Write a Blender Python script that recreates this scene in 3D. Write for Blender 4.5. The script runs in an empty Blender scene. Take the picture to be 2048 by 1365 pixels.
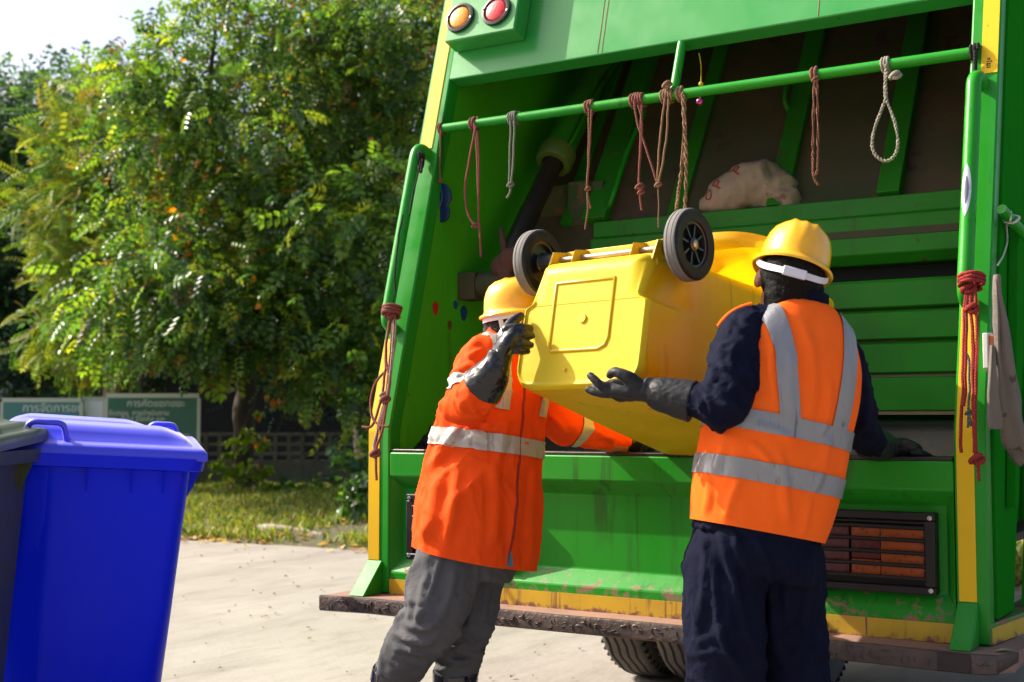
import bpy, bmesh, math, random
import numpy as np
from mathutils import Vector, Matrix, noise
from mathutils.bvhtree import BVHTree

# ------------------------------------------------------------------ camera, sky, sun, exposure
scene = bpy.context.scene
COL = scene.collection
rad = math.radians
FPX, PCX, PCY, CAM_H = 2600.0, 1024.0, 682.0, 1.12      # photo is 2048 x 1365
YAW, PITCH = rad(31.8), math.atan(158 / 2600.0)
CAM = Vector((3.04, -3.89, CAM_H))
F0 = Vector((-math.sin(YAW), math.cos(YAW), 0))
RT = Vector((math.cos(YAW), math.sin(YAW), 0))
UPZ = Vector((0, 0, 1))
FW = F0 * math.cos(PITCH) + UPZ * math.sin(PITCH)
UPC = RT.cross(FW)
cd = bpy.data.cameras.new('camera')
cam = bpy.data.objects.new('camera', cd)
COL.objects.link(cam)
cam.matrix_world = Matrix(((RT.x, UPC.x, -FW.x, CAM.x), (RT.y, UPC.y, -FW.y, CAM.y), (RT.z, UPC.z, -FW.z, CAM.z), (0, 0, 0, 1)))
cd.sensor_width = 36.0
cd.lens = FPX / 2048 * 36
cd.clip_start, cd.clip_end = 0.05, 2000
cd.dof.use_dof = True
cd.dof.focus_distance = 3.95
cd.dof.aperture_fstop = 4.0
scene.camera = cam

SUN = Vector((-0.79, -0.17, 0.68)).normalized()          # direction towards the sun
world = bpy.data.worlds.new('World')
scene.world = world
world.use_nodes = True
wn = world.node_tree.nodes
sky = wn.new('ShaderNodeTexSky')
sky.sky_type = 'NISHITA'
sky.sun_disc = False
sky.sun_elevation = math.asin(SUN.z)
sky.sun_rotation = math.atan2(SUN.x, SUN.y)
sky.air_density, sky.dust_density, sky.ozone_density = 0.75, 5.0, 0.6
wn['Background'].inputs['Strength'].default_value = 0.145
world.node_tree.links.new(sky.outputs[0], wn['Background'].inputs['Color'])
sl = bpy.data.lights.new('sun', 'SUN')
sl.energy, sl.angle, sl.color = 4.8, rad(0.6), (1.0, 0.92, 0.80)
sun = bpy.data.objects.new('sun', sl)
COL.objects.link(sun)
sun.rotation_euler = SUN.to_track_quat('Z', 'Y').to_euler()
scene.view_settings.view_transform = 'Standard'
scene.view_settings.look = 'None'
scene.view_settings.exposure = 0.88
scene.view_settings.gamma = 1.0
scene.cycles.use_denoising = True
scene.cycles.max_bounces = 8
scene.cycles.transparent_max_bounces = 8
scene.cycles.sample_clamp_indirect = 6.0
random.seed(7)
rng = np.random.default_rng(11)

# ------------------------------------------------------------------ points measured along sight lines, put on real planes
def ray(px, py): return FW + RT * ((px - PCX) / FPX) - UPC * ((py - PCY) / FPX)
def on(px, py, n, d):
    r, n = ray(px, py), Vector(n)
    return CAM + r * ((d - n.dot(CAM)) / n.dot(r))
def atY(px, py, y): return on(px, py, (0, 1, 0), y)
def atX(px, py, x): return on(px, py, (1, 0, 0), x)
def atZ(px, py, z): return on(px, py, (0, 0, 1), z)
def atD(px, py, d): return CAM + ray(px, py) * d
LEAN, LEAN_Z = math.tan(rad(15.4)), 1.08
def leanY(z, off=0.0): return max(0.0, z - LEAN_Z) * LEAN + off
def atL(px, py, off=0.0): return on(px, py, (0, 1, -LEAN), off - LEAN_Z * LEAN)
# ------------------------------------------------------------------ object helpers
BASE = {}
def tag(o, label=None, cat=None, group=None, kind=None):
    if label: o['label'] = label
    if cat: o['category'] = cat
    if group: o['group'] = group
    if kind: o['kind'] = kind
    return o
def thing(name, loc, label, cat, group=None):
    o = bpy.data.objects.new(name, None)
    o.empty_display_size = 0.1
    o.location = loc
    COL.objects.link(o)
    BASE[o.name] = Vector(loc)
    return tag(o, label, cat, group)
def base_of(o):
    while o is not None:
        if o.name in BASE: return BASE[o.name]
        o = o.parent
    return Vector((0, 0, 0))
def finish(name, me, m, parent=None, smooth=40, bevel=0, loc=None):
    """link a mesh given in world coordinates, as a part of parent or as a thing standing at loc"""
    if loc is not None: b = Vector(loc)
    elif parent is not None: b = base_of(parent)
    else: b = Vector((0, 0, 0))
    if b.length > 0: me.transform(Matrix.Translation(-b))
    o = bpy.data.objects.new(name, me)
    COL.objects.link(o)
    if parent is not None: o.parent = parent
    elif loc is not None:
        o.location = b
        BASE[o.name] = b
    for mm in (m if isinstance(m, (list, tuple)) else [m]):
        if mm: me.materials.append(mm)
    if smooth:
        for p in me.polygons: p.use_smooth = True
        if smooth < 180: me.set_sharp_from_angle(angle=rad(smooth))
    if bevel:
        md = o.modifiers.new('bevel', 'BEVEL')
        md.width, md.segments, md.limit_method, md.angle_limit = bevel, 2, 'ANGLE', rad(35)
        md.harden_normals = False
    return o

class MB:
    """collects shapes into one mesh"""
    def __init__(s): s.v, s.f, s.mi = [], [], []
    def add(s, vs, fs, mi=0):
        n = len(s.v)
        s.v += [tuple(v) for v in vs]
        s.f += [tuple(i + n for i in f) for f in fs]
        s.mi += [mi] * len(fs)
    def box(s, a, b, mi=0):
        x0, y0, z0 = a; x1, y1, z1 = b
        s.hexa([(x0, y0, z0), (x1, y0, z0), (x1, y1, z0), (x0, y1, z0), (x0, y0, z1), (x1, y0, z1), (x1, y1, z1), (x0, y1, z1)], mi)
    def hexa(s, p, mi=0):
        s.add(p, [(3, 2, 1, 0), (4, 5, 6, 7), (0, 1, 5, 4), (1, 2, 6, 5), (2, 3, 7, 6), (3, 0, 4, 7)], mi)
    def prism(s, poly, d, mi=0):
        """extrude polygon (3-D points) by vector d"""
        d = Vector(d); n = len(poly); P = [Vector(p) for p in poly]
        nrm = sum(((P[i] - P[0]).cross(P[(i + 1) % n] - P[0]) for i in range(1, n - 1)), Vector())
        fl = nrm.dot(d) < 0
        vs = P + [p + d for p in P]
        fs = [tuple(range(n))[::-1], tuple(range(n, 2 * n))] + [(i, (i + 1) % n, n + (i + 1) % n, n + i) for i in range(n)]
        if fl: fs = [f[::-1] for f in fs]
        s.add(vs, fs, mi)
    def tube(s, pts, r, n=10, caps=True, mi=0, flat=1.0, flatdir=None):
        pts = [Vector(p) for p in pts]
        rr = r if isinstance(r, (list, tuple)) else [r] * len(pts)
        rings, u = [], None
        for i, p in enumerate(pts):
            t = (pts[min(i + 1, len(pts) - 1)] - pts[max(i - 1, 0)])
            t = t.normalized() if t.length > 1e-9 else Vector((0, 0, 1))
            if u is None:
                u = Vector(flatdir) if flatdir is not None else t.orthogonal()
            u = u - t * u.dot(t)
            u = u.normalized() if u.length > 1e-6 else t.orthogonal().normalized()
            w = t.cross(u)
            rings.append([p + u * (rr[i] * math.cos(a)) + w * (rr[i] * flat * math.sin(a)) for a in (2 * math.pi * k / n for k in range(n))])
        s.rings(rings, caps, mi)
    def rings(s, rings, caps=True, mi=0, closed=True):
        n = len(rings[0]); vs = [p for r in rings for p in r]; fs = []
        for i in range(len(rings) - 1):
            for k in range(n if closed else n - 1):
                k2 = (k + 1) % n
                fs.append((i * n + k, i * n + k2, (i + 1) * n + k2, (i + 1) * n + k))
        if caps:
            fs.append(tuple(range(n))[::-1]); fs.append(tuple(range((len(rings) - 1) * n, len(rings) * n)))
        s.add(vs, fs, mi)
    def lathe(s, prof, o, ax, n=32, mi=0, caps=True):
        """prof: list of (radius, height along ax)"""
        o, ax = Vector(o), Vector(ax).normalized()
        u = ax.orthogonal().normalized(); w = ax.cross(u)
        s.rings([[o + ax * h + (u * math.cos(a) + w * math.sin(a)) * max(r, 1e-5) for a in (2 * math.pi * k / n for k in range(n))] for r, h in prof], caps, mi)
    def mesh(s, name='m', weld=0):
        me = bpy.data.meshes.new(name)
        me.from_pydata(s.v, [], s.f)
        for i, p in enumerate(me.polygons): p.material_index = s.mi[i]
        bm = bmesh.new(); bm.from_mesh(me)
        if weld: bmesh.ops.remove_doubles(bm, verts=bm.verts, dist=weld)
        bmesh.ops.recalc_face_normals(bm, faces=bm.faces)
        bm.to_mesh(me); bm.free()
        return me
    def build(s, name, m, parent=None, smooth=40, bevel=0, loc=None, weld=0):
        return finish(name, s.mesh(name, weld), m, parent, smooth, bevel, loc)

def curve_pts(P, n=8):
    """Catmull-Rom through points"""
    P = [Vector(p) for p in P]; out = []
    for i in range(len(P) - 1):
        a, b, c, d = P[max(i - 1, 0)], P[i], P[i + 1], P[min(i + 2, len(P) - 1)]
        for k in range(n):
            t = k / n
            out.append(0.5 * ((2 * b) + (c - a) * t + (2 * a - 5 * b + 4 * c - d) * t * t + (3 * b - a - 3 * c + d) * t ** 3))
    out.append(P[-1])
    return out
def lerps(vals, n):
    """resample list of numbers to the count of curve_pts(.., n)"""
    out = []
    for i in range(len(vals) - 1): out += [vals[i] + (vals[i + 1] - vals[i]) * k / n for k in range(n)]
    return out + [vals[-1]]

# ------------------------------------------------------------------ organic surfaces: overlapping lofts fused into one skin
def sup(a, e):
    c, s_ = math.cos(a), math.sin(a)
    return math.copysign(abs(c) ** e, c), math.copysign(abs(s_) ** e, s_)
def loft(mb, rings, n=28, sub=4, e=0.85):
    """rings: (centre, u half-width vector, v half-depth vector); smooth between rings"""
    cs = curve_pts([r[0] for r in rings], sub); us = curve_pts([r[1] for r in rings], sub); vs = curve_pts([r[2] for r in rings], sub)
    R = []
    for c, u, v in zip(cs, us, vs):
        R.append([c + u * x + v * y for x, y in (sup(2 * math.pi * k / n, e) for k in range(n))])
    mb.rings(R, True)
def limb(mb, pts, r, n=20, sub=5, flat=1.0, flatdir=None, round_end=True):
    P, rr = curve_pts(pts, sub), lerps(r, sub)
    if round_end:
        for end in (0, -1):
            a = P[end]; b = P[1 if end == 0 else -2]; d = (a - b).normalized(); r0 = rr[end]
            ext = [(a + d * r0 * math.sin(t), r0 * math.cos(t)) for t in (0.5, 0.95, 1.3)]
            if end == 0:
                P = [p for p, _ in ext[::-1]] + P; rr = [q for _, q in ext[::-1]] + rr
            else:
                P = P + [p for p, _ in ext]; rr = rr + [q for _, q in ext]
    mb.tube(P, rr, n, True, 0, flat, flatdir)
def ball(mb, c, rx, ry, rz, ax=None, n=20):
    c = Vector(c); X, Y_, Z_ = ax if ax else (Vector((1, 0, 0)), Vector((0, 1, 0)), Vector((0, 0, 1)))
    R = []
    for i in range(1, n):
        t = math.pi * i / n
        R.append([c + Z_ * (-rz * math.cos(t)) + (X * rx * math.cos(a) + Y_ * ry * math.sin(a)) * math.sin(t) for a in (2 * math.pi * k / (2 * n) for k in range(2 * n))])
    mb.rings(R, True)
def fuse(mb, voxel=0.008, relax=3):
    me = mb.mesh('fuse')
    o = bpy.data.objects.new('fuse', me); COL.objects.link(o)
    md = o.modifiers.new('r', 'REMESH'); md.mode = 'VOXEL'; md.voxel_size = voxel; md.adaptivity = 0
    dg = bpy.context.evaluated_depsgraph_get()
    out = bpy.data.meshes.new_from_object(o.evaluated_get(dg))
    bpy.data.objects.remove(o); bpy.data.meshes.remove(me)
    if relax:
        bm = bmesh.new(); bm.from_mesh(out)
        for _ in range(relax): bmesh.ops.smooth_vert(bm, verts=bm.verts, factor=0.5, use_axis_x=True, use_axis_y=True, use_axis_z=True)
        bm.to_mesh(out); bm.free()
    return out
def displace(me, fn):
    """move each vertex along its normal by fn(co, normal)"""
    bm = bmesh.new(); bm.from_mesh(me); bm.normal_update()
    mv = [(v, v.normal * fn(v.co, v.normal)) for v in bm.verts]
    for v, d in mv: v.co += d
    bm.to_mesh(me); bm.free()
    return me
def nz(p, fx, fy, fz, o=0.0): return noise.noise(Vector((p.x * fx + o, p.y * fy + o * 1.7, p.z * fz - o)))
def cut(me, planes, off=0.0, thick=0.0, keep=None):
    """piece of a skin between planes [(point, normal)] (kept on the side the normal points to), lifted off by off"""
    bm = bmesh.new(); bm.from_mesh(me)
    for p, n in planes:
        g = list(bm.verts) + list(bm.edges) + list(bm.faces)
        bmesh.ops.bisect_plane(bm, geom=g, dist=1e-6, plane_co=p, plane_no=n, clear_inner=True, clear_outer=False)
    if keep:
        bm.normal_update()
        bmesh.ops.delete(bm, geom=[f for f in bm.faces if not keep(f.calc_center_median(), f.normal)], context='FACES')
    bm.normal_update()
    mv = [(v, v.normal.copy()) for v in bm.verts]
    for v, n in mv: v.co += n * off
    if thick:
        bmesh.ops.solidify(bm, geom=list(bm.faces), thickness=thick)
    out = bpy.data.meshes.new('cut'); bm.to_mesh(out); bm.free()
    return out
# ------------------------------------------------------------------ procedural materials
def mat(name, col, rough=0.5, metal=0.0, var=None, spots=None, streak=None, bump=None, spec=0.5, coat=0.0, sheen=0.0, rvar=0.0, trans=0.0, fleck=None, grime=None):
    """var (scale, colour2, contrast) soft patches; spots (scale, threshold, colour) hard-edged worn patches;
    streak (scale, threshold, colour) vertical runs; bump (scale, strength, distance); grime (z0, z1, colour, scale) dusty splashes up from below"""
    m = bpy.data.materials.new(name); m.use_nodes = True
    nt = m.node_tree; N, Lk = nt.nodes, nt.links
    b = N['Principled BSDF']
    b.inputs['Roughness'].default_value = rough; b.inputs['Metallic'].default_value = metal
    b.inputs['Specular IOR Level'].default_value = spec
    b.inputs['Coat Weight'].default_value = coat; b.inputs['Coat Roughness'].default_value = 0.15
    if sheen:
        b.inputs['Sheen Weight'].default_value = sheen; b.inputs['Sheen Roughness'].default_value = 0.5
    tc = N.new('ShaderNodeTexCoord'); co = tc.outputs['Object']
    def rgb(c):
        n = N.new('ShaderNodeRGB'); n.outputs[0].default_value = (*c, 1); return n.outputs[0]
    def noi(scale, detail=5, vec=co, dist=0.0):
        n = N.new('ShaderNodeTexNoise'); n.inputs['Scale'].default_value = scale; n.inputs['Detail'].default_value = detail
        n.inputs['Roughness'].default_value = 0.6; n.inputs['Distortion'].default_value = dist
        Lk.new(vec, n.inputs['Vector']); return n.outputs['Fac']
    def mapr(v, a, b_, c=0.0, d=1.0):
        n = N.new('ShaderNodeMapRange'); n.inputs[1].default_value = a; n.inputs[2].default_value = b_
        n.inputs[3].default_value = c; n.inputs[4].default_value = d; Lk.new(v, n.inputs[0]); return n.outputs[0]
    def mixc(f, a, b_):
        n = N.new('ShaderNodeMix'); n.data_type = 'RGBA'; Lk.new(f, n.inputs[0]); Lk.new(a, n.inputs[6]); Lk.new(b_, n.inputs[7]); return n.outputs[2]
    def mth(op, a, b_):
        n = N.new('ShaderNodeMath'); n.operation = op
        for i, x in enumerate((a, b_)):
            if isinstance(x, (int, float)): n.inputs[i].default_value = x
            else: Lk.new(x, n.inputs[i])
        return n.outputs[0]
    c = rgb(col); wear_glint = None
    if var: c = mixc(mapr(noi(var[0], 6), 0.5 - 0.5 / var[2], 0.5 + 0.5 / var[2]), c, rgb(var[1]))
    if streak:
        mp = N.new('ShaderNodeMapping'); mp.inputs['Scale'].default_value = (streak[0], streak[0], streak[0] * 0.06); Lk.new(co, mp.inputs[0])
        f = mth('MULTIPLY', mapr(noi(1.0, 4, mp.outputs[0], 0.4), streak[1], streak[1] + 0.08), mapr(noi(2.3, 3), 0.45, 0.6))
        c = mixc(f, c, rgb(streak[2]))
    if spots:
        f = mapr(noi(spots[0], 8), spots[1], spots[1] + 0.03)
        f = mth('MULTIPLY', f, mapr(noi(spots[0] * 0.13, 2), 0.47, 0.56)) if len(spots) < 4 else f
        c = mixc(f, c, rgb(spots[2])); wear_glint = f
    if grime:
        sx = N.new('ShaderNodeSeparateXYZ'); Lk.new(co, sx.inputs[0])
        h = mapr(sx.outputs['Z'], grime[0], grime[1], 1.0, 0.0)
        f = mapr(mth('ADD', noi(grime[3], 8), mth('MULTIPLY', h, 0.42)), 0.775, 0.90)
        c = mixc(f, c, rgb(grime[2])); wear_glint = f if wear_glint is None else mth('MAXIMUM', wear_glint, f)
    if fleck: c = mixc(mapr(noi(fleck[0], 2), fleck[1], fleck[1] + 0.02), c, rgb(fleck[2]))
    Lk.new(c, b.inputs['Base Color'])
    if rvar:
        r = mapr(noi(6.0, 5), 0.3, 0.7, max(0.03, rough - rvar), min(1, rough + rvar))
        if wear_glint is not None: r = mth('MAXIMUM', r, mth('MULTIPLY', wear_glint, 0.85))
        Lk.new(r, b.inputs['Roughness'])
    if bump:
        n = N.new('ShaderNodeBump'); n.inputs['Strength'].default_value = bump[1]; n.inputs['Distance'].default_value = bump[2] if len(bump) > 2 else 0.01
        Lk.new(noi(bump[0], 6), n.inputs['Height']); Lk.new(n.outputs[0], b.inputs['Normal'])
    if trans:
        t = N.new('ShaderNodeBsdfTranslucent'); Lk.new(c, t.inputs[0]); mx = N.new('ShaderNodeMixShader'); mx.inputs[0].default_value = trans
        Lk.new(b.outputs[0], mx.inputs[1]); Lk.new(t.outputs[0], mx.inputs[2]); Lk.new(mx.outputs[0], N['Material Output'].inputs[0])
    return m

RUST = (0.16, 0.055, 0.03)
DUST = (0.30, 0.17, 0.11)
GREEN = (0.020, 0.255, 0.010)
M = {}
M['green'] = mat('green_paint', GREEN, 0.36, var=(1.3, (0.012, 0.25, 0.018), 2.2), spots=(34, 0.70, (0.14, 0.10, 0.05)), streak=(22, 0.60, (0.012, 0.12, 0.01)), bump=(9, 0.08, 0.01), spec=.25, coat=0.05, rvar=0.12)
M['green_hood'] = mat('glossy_skylit_hood_green', (0.016, 0.25, 0.026), 0.36, spec=.4, coat=.35, var=(1.1, (0.03, 0.27, 0.05), 2), spots=(40, 0.70, (0.2, 0.14, 0.08)), bump=(9, 0.06, 0.01), rvar=0.1)  # hood copy of the green; lighter, bluer patches put sky reflection into the colour
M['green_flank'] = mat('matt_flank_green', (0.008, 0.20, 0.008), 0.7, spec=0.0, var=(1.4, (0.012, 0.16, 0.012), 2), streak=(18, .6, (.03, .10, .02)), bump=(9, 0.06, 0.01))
M['green_low'] = mat('scuffed_green_paint', GREEN, 0.38, var=(1.3, (0.014, 0.23, 0.02), 2.2), spots=(36, 0.68, (0.16, 0.10, 0.06)), streak=(26, 0.55, (0.022, 0.14, 0.015)), bump=(7, 0.1, 0.01), spec=.25, rvar=0.14, grime=(0.50, 0.68, (0.26, 0.14, 0.10), 26))
M['green_in'] = mat('hopper_green_paint', (0.020, 0.235, 0.010), 0.5, var=(2.2, (0.02, 0.11, 0.01), 2.0), spots=(26, 0.635, (0.11, 0.065, 0.035)), streak=(20, 0.6, (0.06, 0.07, 0.02)), bump=(6, 0.12, 0.01), rvar=0.15, spec=.25)
M['green_wall_lit'] = mat('inner_wall_green_lit', (0.045, 0.42, 0.008), 0.5, spec=.25, var=(1.6, (0.05, 0.31, 0.01), 2.0), spots=(26, 0.66, (0.12, 0.06, 0.03)), streak=(20, 0.6, (0.06, 0.09, 0.02)), bump=(6, 0.12, 0.01), rvar=0.12)  # lighter, warmer copy of the green: bounced light put into the base colour
M['rusty'] = mat('rusty_inner_steel', (0.105, 0.056, 0.034), 0.75, var=(1.8, (0.025, 0.05, 0.014), 2.4), spots=(9, 0.6, (0.05, 0.022, 0.02)), bump=(20, 0.2, 0.01))
M['yellow_tape'] = mat('yellow_reflective_strip', (0.78, 0.50, 0.008), 0.5, spec=.25, var=(3, (0.70, 0.42, 0.01), 2), spots=(40, 0.68, (0.16, 0.08, 0.03)), streak=(40, 0.62, (0.28, 0.17, 0.03)), rvar=0.1)
M['yellow_worn'] = mat('worn_yellow_strip', (0.60, 0.40, 0.012), 0.5, var=(5, (0.45, 0.27, 0.02), 2), spots=(22, 0.64, (0.20, 0.08, 0.04)), streak=(34, 0.58, (0.16, 0.07, 0.04)), grime=(0.47, 0.52, (0.18, 0.08, 0.05), 30))
M['step_top'] = mat('dusty_step_top', (0.36, 0.19, 0.13), 0.8, var=(6, (0.17, 0.11, 0.085), 1.6), bump=(60, 0.3, 0.004))
M['step_edge'] = mat('checker_plate_edge', (0.045, 0.040, 0.039), 0.5, metal=0.3, var=(18, (0.11, 0.07, 0.055), 2), bump=(38, 1.0, 0.005), rvar=0.15)
M['steel_dark'] = mat('dark_greasy_steel', (0.03, 0.03, 0.03), 0.35, metal=0.6, var=(5, (0.07, 0.05, 0.04), 2), bump=(30, 0.15, 0.005), rvar=0.1)
M['black_plastic'] = mat('black_plastic', (0.010, 0.010, 0.011), 0.45, spec=.3, var=(9, (0.022, 0.017, 0.015), 1.6), rvar=0.12)
M['wear_glint'] = mat('pale_highlight_steel', (0.62, 0.64, 0.68), 0.35, metal=0.5, var=(20, (0.2, 0.25, 0.3), 2))  # pale tone standing for the highlights on rail and grab rail
M['primer'] = mat('bare_dark_primer', (0.03, 0.035, 0.07), 0.5)
M['tyre'] = mat('dusty_tyre_rubber', (0.055, 0.05, 0.046), 0.85, var=(8, (0.12, 0.10, 0.085), 1.6), bump=(50, 0.2, 0.004))
M['groove'] = mat('groove_and_gap_black', (0.008, 0.008, 0.008), 0.95)
M['underbody'] = mat('brown_chassis_steel', (0.09, 0.055, 0.035), 0.8, var=(4, (0.03, 0.025, 0.02), 2))
M['screw'] = mat('steel_screw', (0.5, 0.5, 0.48), 0.35, metal=0.9)

def lens(name, col, dots, coat=.8, rough=.18):
    m = bpy.data.materials.new(name); m.use_nodes = True
    N, Lk = m.node_tree.nodes, m.node_tree.links; b = N['Principled BSDF']
    v = N.new('ShaderNodeTexVoronoi'); v.inputs['Scale'].default_value = dots
    tc = N.new('ShaderNodeTexCoord'); Lk.new(tc.outputs['Object'], v.inputs['Vector'])
    r = N.new('ShaderNodeValToRGB'); Lk.new(v.outputs['Distance'], r.inputs[0])
    r.color_ramp.elements[0].color = (*[c * 0.35 for c in col], 1); r.color_ramp.elements[0].position = 0.05
    r.color_ramp.elements[1].color = (*col, 1); r.color_ramp.elements[1].position = 0.45
    Lk.new(r.outputs[0], b.inputs['Base Color'])
    bp = N.new('ShaderNodeBump'); bp.inputs['Strength'].default_value = 0.2; bp.inputs['Distance'].default_value = 0.004
    Lk.new(v.outputs['Distance'], bp.inputs['Height']); Lk.new(bp.outputs[0], b.inputs['Normal'])
    b.inputs['Roughness'].default_value = rough; b.inputs['Coat Weight'].default_value = coat; b.inputs['Coat Roughness'].default_value = 0.05
    return m
M['amber_lens'] = lens('amber_lens', (0.95, 0.33, 0.01), 110)
M['red_lens'] = lens('red_lens', (0.72, 0.03, 0.025), 110)
M['orange_lens'] = lens('orange_lens', (0.36, 0.065, 0.004), 60, .1, .35)
M['dark_red_lens'] = lens('dark_red_lens', (0.10, 0.005, 0.005), 60, .05, .4)
M['clear_lens'] = lens('pale_lens', (0.20, 0.065, 0.03), 70, .1, .4)
# ------------------------------------------------------------------ ground
def ground_mat():
    m = bpy.data.materials.new('pale_concrete_yard'); m.use_nodes = True
    N, Lk = m.node_tree.nodes, m.node_tree.links; b = N['Principled BSDF']; b.inputs['Roughness'].default_value = 0.9
    tc = N.new('ShaderNodeTexCoord')
    def noi(sc, det, scale=(1, 1, 1), rot=0.0):
        mp = N.new('ShaderNodeMapping'); mp.inputs['Scale'].default_value = scale; mp.inputs['Rotation'].default_value = (0, 0, rot); Lk.new(tc.outputs['Object'], mp.inputs[0])
        n = N.new('ShaderNodeTexNoise'); n.inputs['Scale'].default_value = sc; n.inputs['Detail'].default_value = det; n.inputs['Roughness'].default_value = .62; Lk.new(mp.outputs[0], n.inputs[0]); return n.outputs['Fac']
    def ramp(v, a, b_, c0, c1):
        r = N.new('ShaderNodeValToRGB'); Lk.new(v, r.inputs[0]); r.color_ramp.elements[0].position = a; r.color_ramp.elements[1].position = b_
        r.color_ramp.elements[0].color = (*c0, 1); r.color_ramp.elements[1].color = (*c1, 1); return r.outputs[0]
    def mul(a, b_, f=1.0):
        n = N.new('ShaderNodeMix'); n.data_type = 'RGBA'; n.blend_type = 'MULTIPLY'; n.inputs[0].default_value = f; Lk.new(a, n.inputs[6]); Lk.new(b_, n.inputs[7]); return n.outputs[2]
    c = ramp(noi(.9, 8), .3, .7, (.235, .210, .180), (.305, .277, .240))
    c = mul(c, ramp(noi(2.2, 6, (1, .22, 1), rad(-20)), .34, .52, (.80, .79, .78), (1, 1, 1)))      # long smears of tyre dirt
    c = mul(c, ramp(noi(9, 5, (1, .3, 1), rad(35)), .36, .5, (.87, .86, .85), (1, 1, 1)))
    c = mul(c, ramp(noi(70, 3), .3, .42, (.6, .58, .55), (1, 1, 1)), .6)
    Lk.new(c, b.inputs['Base Color'])
    bp = N.new('ShaderNodeBump'); bp.inputs['Strength'].default_value = .35; bp.inputs['Distance'].default_value = .01; Lk.new(noi(28, 8), bp.inputs['Height']); Lk.new(bp.outputs[0], b.inputs['Normal'])
    return m
b = MB(); S = 600
b.add([(-S, -S, 0), (S, -S, 0), (S, S, 0), (-S, S, 0)], [(0, 1, 2, 3)])
g = b.build('ground', ground_mat(), None, 0); tag(g, kind='structure')
# ------------------------------------------------------------------ the garbage truck (rear frame at y = 0, truck width along x)
NRM = Vector((0, -1, LEAN)).normalized()          # outward normal of the leaning rear frame
TUP = Vector((0, LEAN, 1)).normalized()
truck = thing('garbage_truck', (1.1, 0.6, 0), 'green garbage truck with open rear hopper and yellow edge strips', 'garbage truck')
def lp(x, z, off=0.0): return Vector((x, leanY(z), z)) + NRM * off
def yz_prism(x0, x1, prof, m, name, bevel=0.004, parent=truck):
    b = MB(); b.prism([(x0, y, z) for y, z in prof], (x1 - x0, 0, 0)); return b.build(name, m, parent, 30, bevel)

def side_post(x0, x1):
    prof = [(0.0, 0.595), (0.0, LEAN_Z), (leanY(3.1), 3.1), (leanY(3.1) + 0.07, 3.1), (0.07, LEAN_Z), (0.07, 0.48), (-0.0, 0.48)]
    p = yz_prism(x0, x1, prof, M['green'], 'side_post', 0.006)
    f = MB(); f.prism([(x0 + 0.002, -0.001, 0.60), (x0 + 0.002, -0.115, 0.477), (x0 + 0.002, -0.001, 0.477)], (x1 - x0 - 0.03, 0, 0))
    f.build('foot_wedge', M['green'], p, 30, 0.004)
    return p
postL = side_post(-0.01, 0.09)
postR = side_post(2.135, 2.225)
def strip(x0, x1, z0, z1, m, parent, lean=True, name='reflective_strip'):
    b = MB(); n = 14
    zs = [z0 + (z1 - z0) * i / n for i in range(n + 1)]
    zs = sorted(set(zs + ([LEAN_Z] if z0 < LEAN_Z < z1 else [])))
    b.rings([[(x0, leanY(z) - 0.003, z), (x1, leanY(z) - 0.003, z), (x1, leanY(z) + 0.002, z), (x0, leanY(z) + 0.002, z)] for z in zs])
    b.build(name, m, parent, 20, 0)
strip(-0.004, 0.046, 0.60, 1.43, M['yellow_tape'], postL)
strip(0.002, 0.060, 2.205, 3.08, M['yellow_tape'], postL)
strip(2.143, 2.192, 0.60, 1.475, M['yellow_tape'], postR)
strip(2.170, 2.220, 2.205, 3.08, M['yellow_tape'], postR)
# small printed stamp on the upper right strip
st = MB()
for k, (dx, dz, w, h) in enumerate([(0, 0.0, .012, .003), (0, .006, .004, .010), (.006, .006, .006, .003), (.004, .012, .008, .003), (0, .02, .010, .0025), (.002, .026, .003, .008), (.007, .026, .003, .008), (.012, .018, .003, .006)]):
    a = lp(2.187 + dx, 2.222 + dz, 0.0036)
    st.prism([a, a + Vector((w, 0, 0)), a + Vector((w, 0, 0)) + TUP * h, a + TUP * h], NRM * 0.0006)
st.build('stamp', M['black_plastic'], postR, 0)

# lower tailboard with its pressed recess
prof = [(0.0, 1.0), (0.0, 0.915), (0.045, 0.866), (0.045, 0.612), (0.002, 0.560), (0.002, 0.477), (0.11, 0.477), (0.11, 1.0)]
tb = yz_prism(0.092, 2.133, prof, M['green_low'], 'tailboard', 0.005)
for x0, x1 in ((0.093, 0.125), (2.10, 2.132)):
    s = -1 if x0 < 1 else 1
    e = MB(); xa, xb = (x0, x1) if s < 0 else (x1, x0)
    e.prism([(xa, 0.003, 0.914), (xb, 0.047, 0.866), (xb, 0.047, 0.612), (xa, 0.003, 0.56), ], (0, 0.03, 0))
    e.build('recess_cheek', M['green_low'], tb, 30)
b = MB(); b.box((0.095, -0.002, 0.4775), (2.128, 0.001, 0.533)); b.build('reflective_strip', M['yellow_worn'], tb, 20)
b = MB(); b.box((0.094, 0.004, 1.0), (2.131, 0.125, 1.012)); b.build('sill_edge', M['steel_dark'], tb, 20, 0.003)
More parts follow.
